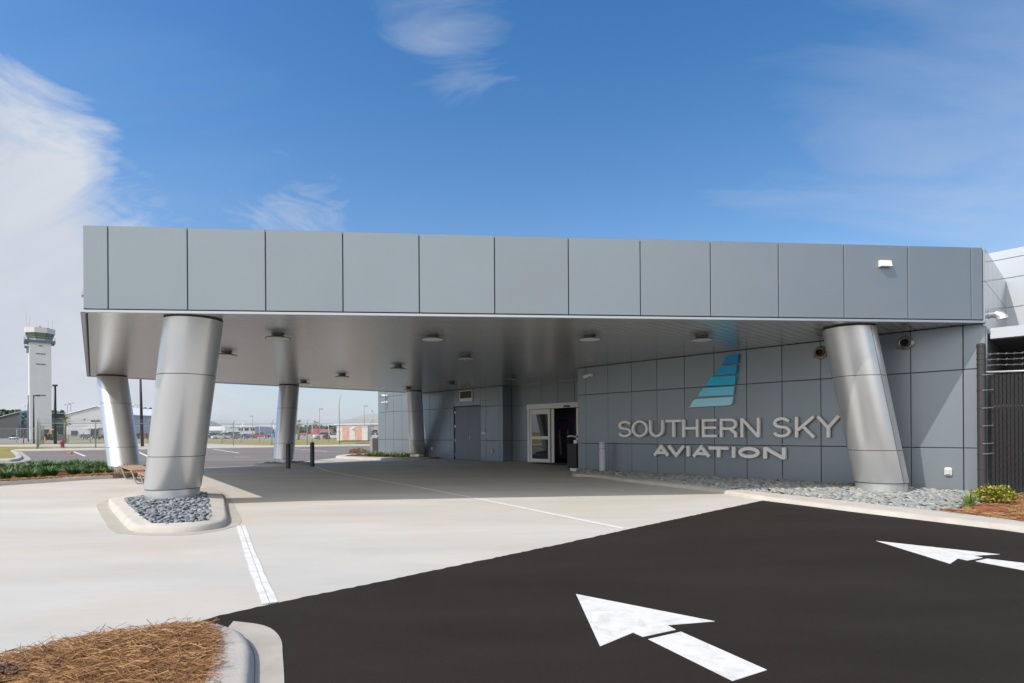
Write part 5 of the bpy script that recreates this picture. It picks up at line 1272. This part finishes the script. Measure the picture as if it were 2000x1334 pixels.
m_ = MB(); m_.box(-7.5,4,-1.5,1.5,3.422,6.01); part('tunnel', m_, 'white', t)
m_ = MB(); m_.box(4.2,8,-2.2,2.2,3.068,6.113); part('cab', m_, 'term_wall', t)
for x in (-6,-1,3.5): m_ = MB(); m_.tube([(x,0,0),(x,0,3.422)], .35, 6); part('support', m_, 'galv', t)
t = empty('jet_bridge', (-175.636, 430, 0), 0, 'white boarding bridge on the skyline left of the middle back column', 'jet bridge')
m_ = MB(); m_.box(-7,8,-1.5,1.5,5.255,7.21); part('tunnel', m_, 'white', t)
m_ = MB(); m_.box(-9,-5,-2,2,4.864,6.819); part('cab', m_, 'white', t)
m_ = MB(); m_.tube([(-2,0,0),(-2,0,5.646)], .4, 6); part('support', m_, 'galv', t)
# banner barriers along the terminal wing
for k in range(9):
    x = -163.091 + k*3.3; mm = ['blue_cloth','white','blue_cloth','red_cloth','white'][k % 5]
    o = empty('banner_barrier', (x, 300, -.1), 0, 'small blue, red or white barrier in the row before the terminal wing', 'barrier', 'barriers before the terminal wing')
    m_ = MB(); m_.box(-1.5,1.5,-.05,.05,.2,1.35); part('panel', m_, mm, o); m_ = MB(); m_.box(-1.5,1.5,-.06,.06,1.36,1.5); part('top_band', m_, 'red_cloth', o)
# white roofed building on the right
o = gable(150, -46.705, -27.273, -35.182, 3.697, 3.638, 3.573, 26, 'tower_pale', 'roof_white', 'office_building', 'pale building with a broad hipped roof behind the coral shed')
c = (-46.705+-27.273)/2
m_ = MB(); xa, xb, xm, xn = -46.909-c, -25.636-c, -42.0-c, -32.727-c; ze, zr = 3.751+.2, 5.775+.3
m_.add([(xa,-1,ze),(xb,-1,ze),(xb,27,ze),(xa,27,ze),(xm,13,zr+.9),(xn,13,zr+.9)], [(0,1,5,4),(1,2,5),(2,3,4,5),(3,0,4),(3,2,1,0)]); part('roof', m_, 'roof_grey', o)
m_ = MB(); m_.box(xa,xb,-1.15,-.95,ze-.25,ze+.05); part('gutter', m_, 'white', o)
for k in range(8): m_ = MB(); m_.box(xa+5+k*2.4, xa+6.3+k*2.4, -.2,.05,.9,2.3); part('window', m_, 'glass_dark', o)
# coral and white shed
SY = 96; x0 = -29.847; x1 = -24.611; zt_ = 2.486
o = empty('portable_shed', ((x0+x1)/2, SY, 0), 0, 'small flat roofed shed with faded coral and white panels', 'shed'); w = (x1-x0)/2
m_ = MB(); m_.box(-w,w,0,2.6,.1,zt_); part('wall', m_, 'shed_white', o)
for a, b in ((669,682),(694,706)): m_ = MB(); m_.box((a-688)/1100*SY, (b-688)/1100*SY, -.03, 0, .12, zt_-.02); part('coral_panel', m_, 'pink', o)
m_ = MB(); m_.box((683-688)/1100*SY, (693-688)/1100*SY, -.04, 0, .2, zt_-.45); part('door', m_, 'shed_white', o)
m_ = MB(); m_.box(-.05,.3,-.25,0,zt_-.42,zt_-.2); m_.lathe([(0,-.3),(.1,-.3),(.12,0)], (-w+.2,0,zt_*.72), 10, ax='y'); part('lamp', m_, 'white', o)
m_ = MB(); m_.box(-w-.05,w+.05,-.08,2.65,zt_+.003,zt_+.09); part('roof', m_, 'roof_white', o)
m_ = MB(); m_.box(-w+.2,w-.2,.3,2.3,-.1,.1); part('skid', m_, 'black', o)
m_ = MB(); m_.bbox((0,0,0), (1.4,.5,.06), .02); o = m_.build('access_hatch', 'siding_dark', None, None, (*(-17.827,69.501), .1)); tag(o, 'dark flat hatch cover on the lawn below the coral shed', 'hatch')

# ------------------------------------------------------------------ palms, far wood
def palm(px, Y, zt, h_, label):
    o = empty('palm_tree', (px, Y, -.06), random.uniform(0,6), label, 'palm tree', 'palms beyond the fence'); h = zt-h_*.55
    m_ = MB(); m_.tube([(0,0,0),(.05,0,h*.5),(0,.05,h)], [.26,.2,.22], 10); part('trunk', m_, 'trunk', o, True)
    m_ = MB()
    for k in range(26):
        a = random.uniform(0,2*pi); el = random.uniform(-.5,1.1); L = h_*random.uniform(.8,1.1); c = Vector((0,0,h)); d = Vector((cos(a)*cos(el), sin(a)*cos(el), sin(el)))
        tip = c+d*L*.55
        s_ = Vector((-sin(a),cos(a),0)); m_.tube([c, tip], [.03,.015], 4)
        for q in range(13):
            f = (q-6)/6; dd = (d*(1-.3*abs(f)) + s_*f*.9 + Vector((0,0,-.15-.25*random.random()))).normalized()
            e = tip+dd*L*.55; w_ = dd.cross(Vector((0,0,1))).normalized()*.035
            m_.add([tip-w_*.4, tip+(e-tip)*.5-w_, e, tip+(e-tip)*.5+w_, tip+w_*.4], [(0,1,2,3,4)])
    part('crown', m_, 'palm_leaf', o)
palm(-83.332, 105, 4.66, 1.5, 'palm tree in front of the maintenance building')
palm(-47.386, 125, 4.158, 1.3, 'palm tree just right of the middle back column')
palm(-55.782, 160, 4.622, 1.2, 'smaller palm tree behind the red fire engine')
t = shrub((-38.94, 118, -.05), .55, 1.2, 420, 'straw', 'dry tufted bush in front of the parked cars near the fire engine', .35)
random.seed(3)
def wood(x0, x1, Y, zt, n, label):
    mb = MB()
    for _ in range(n):
        x = random.uniform(x0, x1); y_ = Y+random.uniform(-25,25); h = zt*random.uniform(.7,1.05); r = random.uniform(2.5,5)*zt/12; f = 60
        for _ in range(f):
            a = random.uniform(0,2*pi); u = random.random(); zz = h*(.15+.85*u); rr = r*sqrt(random.random())*(1-.75*max(0,u-.35))
            c = Vector((x+cos(a)*rr, y_+sin(a)*rr, zz)); s_ = random.uniform(.7,1.6)*zt/12
            d1 = Vector((random.gauss(0,1),random.gauss(0,1),random.gauss(0,1))).normalized(); d2 = d1.orthogonal().normalized()
            mb.add([c+d1*s_, c+d2*s_, c-d1*s_, c-d2*s_], [(0,1,2,3)])
    return stuff('tree_line', mb, 'wood_far', label, 'trees')
wood(-413.636, -218.182, 1000, 15, 230, 'hazy green tree line on the horizon behind the fire engine and shed')
wood(-529.455, -397.091, 520, 23, 170, 'dark green tree line behind the shed and the control tower')
wood(-621.818, -572.727, 900, 40, 50, 'green treetops just above the white roofed hangar')
wood(-556.364, -501.818, 1200, 12, 60, 'faint tree line right of the low terminal wing')

# ------------------------------------------------------------------ vehicles
def car(kind, paint, px, Y, head, label, base=0.0, L=None, group='vehicles parked beyond the fence'):
    o = empty({'pickup':'pickup_truck','suv':'parked_suv','sedan':'parked_car','van':'parked_van'}[kind], (px, Y, base-.05), head, label, {'pickup':'pickup','suv':'suv','sedan':'car','van':'van'}[kind], group)
    P = {'sedan': dict(L=4.7, W=.9, lo=[(-2.35,.45),(-2.3,.85),(-1.9,.98),(1.0,.98),(2.1,.85),(2.35,.62),(2.33,.3),(-2.3,.3)], gh=[(-1.85,.96),(-1.25,1.38),(.35,1.42),(1.15,.96)]),
         'suv': dict(L=4.8, W=.95, lo=[(-2.4,.5),(-2.4,1.1),(1.1,1.12),(2.2,1.0),(2.4,.75),(2.38,.35),(-2.36,.35)], gh=[(-2.3,1.08),(-2.05,1.72),(.5,1.75),(1.25,1.1)]),
         'van': dict(L=5.2, W=1.0, lo=[(-2.6,.4),(-2.6,1.25),(1.6,1.25),(2.35,1.05),(2.6,.7),(2.58,.35),(-2.55,.35)], gh=[(-2.58,1.22),(-2.5,2.05),(1.0,2.05),(1.9,1.22)]),
         'pickup': dict(L=5.6, W=1.0, lo=[(-2.8,.55),(-2.8,1.12),(1.3,1.15),(2.6,1.08),(2.8,.8),(2.78,.42),(-2.76,.42)], gh=[(-.75,1.12),(-.55,1.82),(.75,1.85),(1.55,1.13)])}[kind]
    W_ = P['W']; k = (L/P['L']) if L else 1
    def loft(poly, w0, w1, zs=None):
        m_ = MB(); n = len(poly); zmin = min(p[1] for p in poly); zmax = max(p[1] for p in poly); vs = []
        for s_ in (-1,1):
            for p in poly: w = w0+(w1-w0)*(p[1]-zmin)/max(.01, zmax-zmin); vs.append((p[0]*k, s_*w, p[1]))
        m_.add(vs, [(i,(i+1)%n,n+(i+1)%n,n+i) for i in range(n)] + [tuple(range(n-1,-1,-1)), tuple(range(n,2*n))]); return m_
    part('body', loft(P['lo'], W_, W_*.97), paint, o)
    part('windows', loft(P['gh'], W_*.93, W_*.76), 'glass_dark', o)
    g0, g1, g2, g3 = P['gh']; cx = sum(p[0] for p in P['gh'])/4
    rf = [(g1[0]-.06, g1[1]-.05), (g2[0]+.08, g2[1]-.05), (g2[0]-.1, g2[1]+.04), (g1[0]+.1, g1[1]+.04)]
    part('roof', loft(rf, W_*.80, W_*.72), paint, o)
    m_ = MB()
    for f in ((0.28,.36) if kind != 'van' else (.3,.55)):
        x = (g1[0]+(g2[0]-g1[0])*f)*k
        for s_ in (-1,1): m_.add([(x-.05,s_*(W_*.95),g0[1]),(x+.05,s_*(W_*.95),g0[1]),(x+.05,s_*(W_*.78),g1[1]),(x-.05,s_*(W_*.78),g1[1])], [(0,1,2,3)])
    part('pillar', m_, paint, o)
    R_ = .34 if kind == 'sedan' else .38
    for x in (-P['L']*.31, P['L']*.31):
        for s_ in (-1,1):
            m_ = MB(); m_.lathe([(0,-.12),(R_,-.12),(R_,.12),(0,.12)], (x*k, s_*(W_-.09), R_), 16, ax='y'); wv = part('wheel', m_, 'rubber', o, 'auto')
            m_ = MB(); m_.lathe([(0,-.126),(R_*.6,-.126),(R_*.6,.126),(0,.126)], (x*k, s_*(W_-.09), R_), 12, ax='y'); part('rim', m_, 'chrome', wv)
    for s_ in (-1,1):
        m_ = MB(); m_.box(-P['L']/2*k-.02, -P['L']/2*k+.1, s_*W_*.78-.13, s_*W_*.78+.13, .75, 1.0); part('tail_light', m_, 'tail', o)
        m_ = MB(); m_.box(P['L']/2*k-.12, P['L']/2*k+.01, s_*W_*.74-.15, s_*W_*.74+.15, .66, .82); part('headlight', m_, 'lens', o)
    return o
car('suv', 'car_navy', -138.918, 185, .0, 'dark blue suv parked at the maintenance building, left of its door')
car('pickup', 'car_charcoal', -130.091, 181, 1.3, 'dark grey pickup seen from behind, partly covered by the far left column')
car('suv', 'car_charcoal', -122.941, 185, 1.45, 'dark suv with a pale roof beside the red suv between the columns')
car('suv', 'car_red', -114.891, 178, 1.45, 'bright red suv seen from behind between the two near columns')
car('van', 'car_white', -111.259, 205, 2.9, 'white van at the left end of the row of cars, right of the near column')
car('suv', 'car_charcoal', -100.527, 190, -2.2, 'dark green grey suv next to the white van')
car('suv', 'car_black', -88.815, 173, -2.45, 'big black suv parked nose left in the row of cars')
car('van', 'car_black', -95.518, 192, -2.8, 'long black van parked behind the silver saloon')
car('sedan', 'car_silver', -80.436, 161, -2.6, 'pale silver saloon between the black suv and the dark blue saloon')
car('sedan', 'car_white', -85.985, 166, -2.4, 'white saloon tucked just behind the silver saloon')
car('sedan', 'car_navy', -73.789, 153, 3.05, 'dark blue saloon at the front of the row of parked cars')
car('pickup', 'car_maroon', -75.142, 168, pi, 'maroon pickup standing alone right of the dark blue saloon')
car('suv', 'car_white', -47.345, 141, -2.5, 'white suv parked before the red fire engine')
car('suv', 'car_navy', -48.0, 150, -.3, 'dark blue suv parked left of the coral shed')
car('sedan', 'car_white', -42.832, 135, -2.7, 'white saloon half hidden behind the left end of the coral shed')
car('pickup', 'car_charcoal', -34.118, 136, 1.3, 'dark vehicle glimpsed right of the coral shed')
car('sedan', 'car_white', -31.113, 124, -2.6, 'white saloon in front of the dark vehicle right of the coral shed')
t = empty('golf_cart', (-168.064, 190, 0), 0, 'small utility cart with a dark top at the far left lot', 'utility cart')
m_ = MB(); m_.bbox((0,0,.55), (1.2,.6,.2), .05); part('body', m_, 'car_white', t); m_ = MB(); m_.bbox((-.5,0,1.7), (.75,.6,.06), .03); part('roof', m_, 'dark', t)
m_ = MB(); m_.bbox((-.5,0,1.05), (.5,.55,.3), .05); part('seat', m_, 'black', t)
m_ = MB()
for x in (-1.1,.2):
    for y_ in (-.55,.55): m_.tube([(x,y_,.7),(x,y_,1.7)], .04, 4)
part('roof_post', m_, 'dark', t)
for x in (-.8,.8):
    for y_ in (-.5,.5): m_ = MB(); m_.lathe([(0,-.1),(.28,-.1),(.28,.1),(0,.1)], (x,y_,.28), 12, ax='y'); part('wheel', m_, 'rubber', t)
# green tractor with a yellow arm
t = empty('tractor', (-123.545, 150, 0), .2, 'dark green tractor with a yellow loader arm behind the fence gate', 'tractor'); t.scale = (1.15,1.15,1.15)
m_ = MB(); m_.bbox((.6,0,1.1), (.9,.4,.35), .1); part('bonnet', m_, 'tractor', t); m_ = MB(); m_.bbox((-.6,0,1.75), (.6,.6,.65), .1); part('cab', m_, 'glass_dark', t); m_ = MB(); m_.bbox((-.6,0,2.45), (.7,.68,.06), .03); part('cab_roof', m_, 'tractor', t)
m_ = MB(); m_.tube([(.2,-.6,1.2),(1.2,-.6,2.5),(2.0,-.6,2.2),(2.3,-.6,.8)], .16, 6); part('loader_arm', m_, 'yellow', t, True)
for x, r_ in ((-.7,.8),(1.1,.5)):
    for y_ in (-.75,.75): m_ = MB(); m_.lathe([(0,-.2),(r_,-.2),(r_,.2),(0,.2)], (x,y_,r_), 20, ax='y'); part('wheel', m_, 'rubber', t, 'auto')
for k, (px, Y) in enumerate(((-99.491, 120), (-121.023, 150))):
    m_ = MB(); m_.lathe([(0,0),(.22,0),(.22,.05),(.14,.06),(.10,.9),(.04,.95),(0,.95)], (0,0,0), 12); o = m_.build(['traffic_cone','safety_bollard'][k], ['orange','yellow'][k], None, True, (px, Y, 0)); o.scale = ((1,1,1),(1.2,1.2,1.6))[k]; tag(o, ['orange traffic marker at the foot of the fence gate', 'yellow safety post by the corner of the maintenance building'][k], ['traffic cone','bollard'][k])
m_ = MB(); m_.bbox((0,0,.8), (.9,.6,.8), .06); o = m_.build('equipment_cabinet', 'siding_dark', None, None, (-120.068, 150, -.05)); tag(o, 'dark equipment cabinet beside the palm at the maintenance building', 'cabinet')
m_ = MB(); m_.box(-.3,.3,-.02,.02,1.5,2.1); t = empty('parking_sign', (-141.525, 186, -.05), 0, 'small blue parking sign between the window and the suv', 'sign'); part('plate', m_, 'blue_cloth', t); m_ = MB(); m_.tube([(0,0,0),(0,0,1.5)], .04, 5); part('post', m_, 'galv', t)
# fire engine
t = empty('fire_truck', (-52.418, 155, 0), pi, 'red and white airport fire engine behind the parked cars', 'fire engine')
m_ = MB(); m_.bbox((-1.2,0,1.5), (1.7,1.1,.75), .08); part('body', m_, 'truck_red', t)
m_ = MB(); m_.bbox((-1.2,0,1.15), (1.72,1.12,.12), .03); part('white_band', m_, 'white', t)
m_ = MB(); m_.bbox((1.55,0,1.6), (.95,1.1,1.0), .12); cb = part('cab', m_, 'truck_red', t)
m_ = MB(); m_.bbox((1.6,0,1.98), (.55,1.12,.28), .05); part('cab_window', m_, 'glass_green', cb)
m_ = MB(); m_.bbox((1.5,0,2.72), (.3,.6,.1), .04); part('light_bar', m_, 'tail', t)
m_ = MB(); m_.box(-2.8,.4,-.9,.9,2.26,2.4); part('hose_tray', m_, 'galv', t)
for x in (-1.9,1.5):
    for y_ in (-.95,.95): m_ = MB(); m_.lathe([(0,-.18),(.5,-.18),(.5,.18),(0,.18)], (x,y_,.5), 20, ax='y'); part('wheel', m_, 'rubber', t, 'auto')
for px, Y, lb in ((-111.818, 300, 'tiny red and blue service truck far out on the apron'),):
    t = empty('service_truck', (px, Y, 0), 0, lb, 'truck'); t.scale = (.6,.6,.6)
    m_ = MB(); m_.bbox((-1,0,1.6), (2.6,1.1,.7), .1); part('body', m_, 'truck_red', t); m_ = MB(); m_.bbox((2.4,0,1.3), (.8,1.1,.8), .1); part('cab', m_, 'truck_red', t)
    m_ = MB(); m_.bbox((-2.5,-.02,1.5), (.7,1.12,.5), .05); part('blue_panel', m_, 'blue_cloth', t)
    for x in (-2.5,2): m_ = MB(); m_.lathe([(0,-1.0),(.5,-1.0),(.5,1.0),(0,1.0)], (x,0,.5), 12, ax='y'); part('wheel', m_, 'rubber', t)
t = empty('waste_container', (-79.214, 186, 0), 0, 'bright blue container with a dark lid right of the maroon pickup', 'container')
m_ = MB(); m_.bbox((0,0,.8), (.95,.8,.7), .05); part('body', m_, 'blue_bin', t); m_ = MB(); m_.add([(-.95,-.8,1.5),(.95,-.8,1.5),(.95,.8,1.5),(-.95,.8,1.5),(-.4,-.8,1.95),(.95,-.8,1.85),(.95,.8,1.85),(-.4,.8,1.95)], [(0,1,5,4),(1,2,6,5),(2,3,7,6),(3,0,4,7),(4,5,6,7)]); part('lid', m_, 'dark', t)
m_ = MB(); m_.box(-.2,.5,-.83,-.80,.6,1.1); part('panel', m_, 'sign_blue', t)
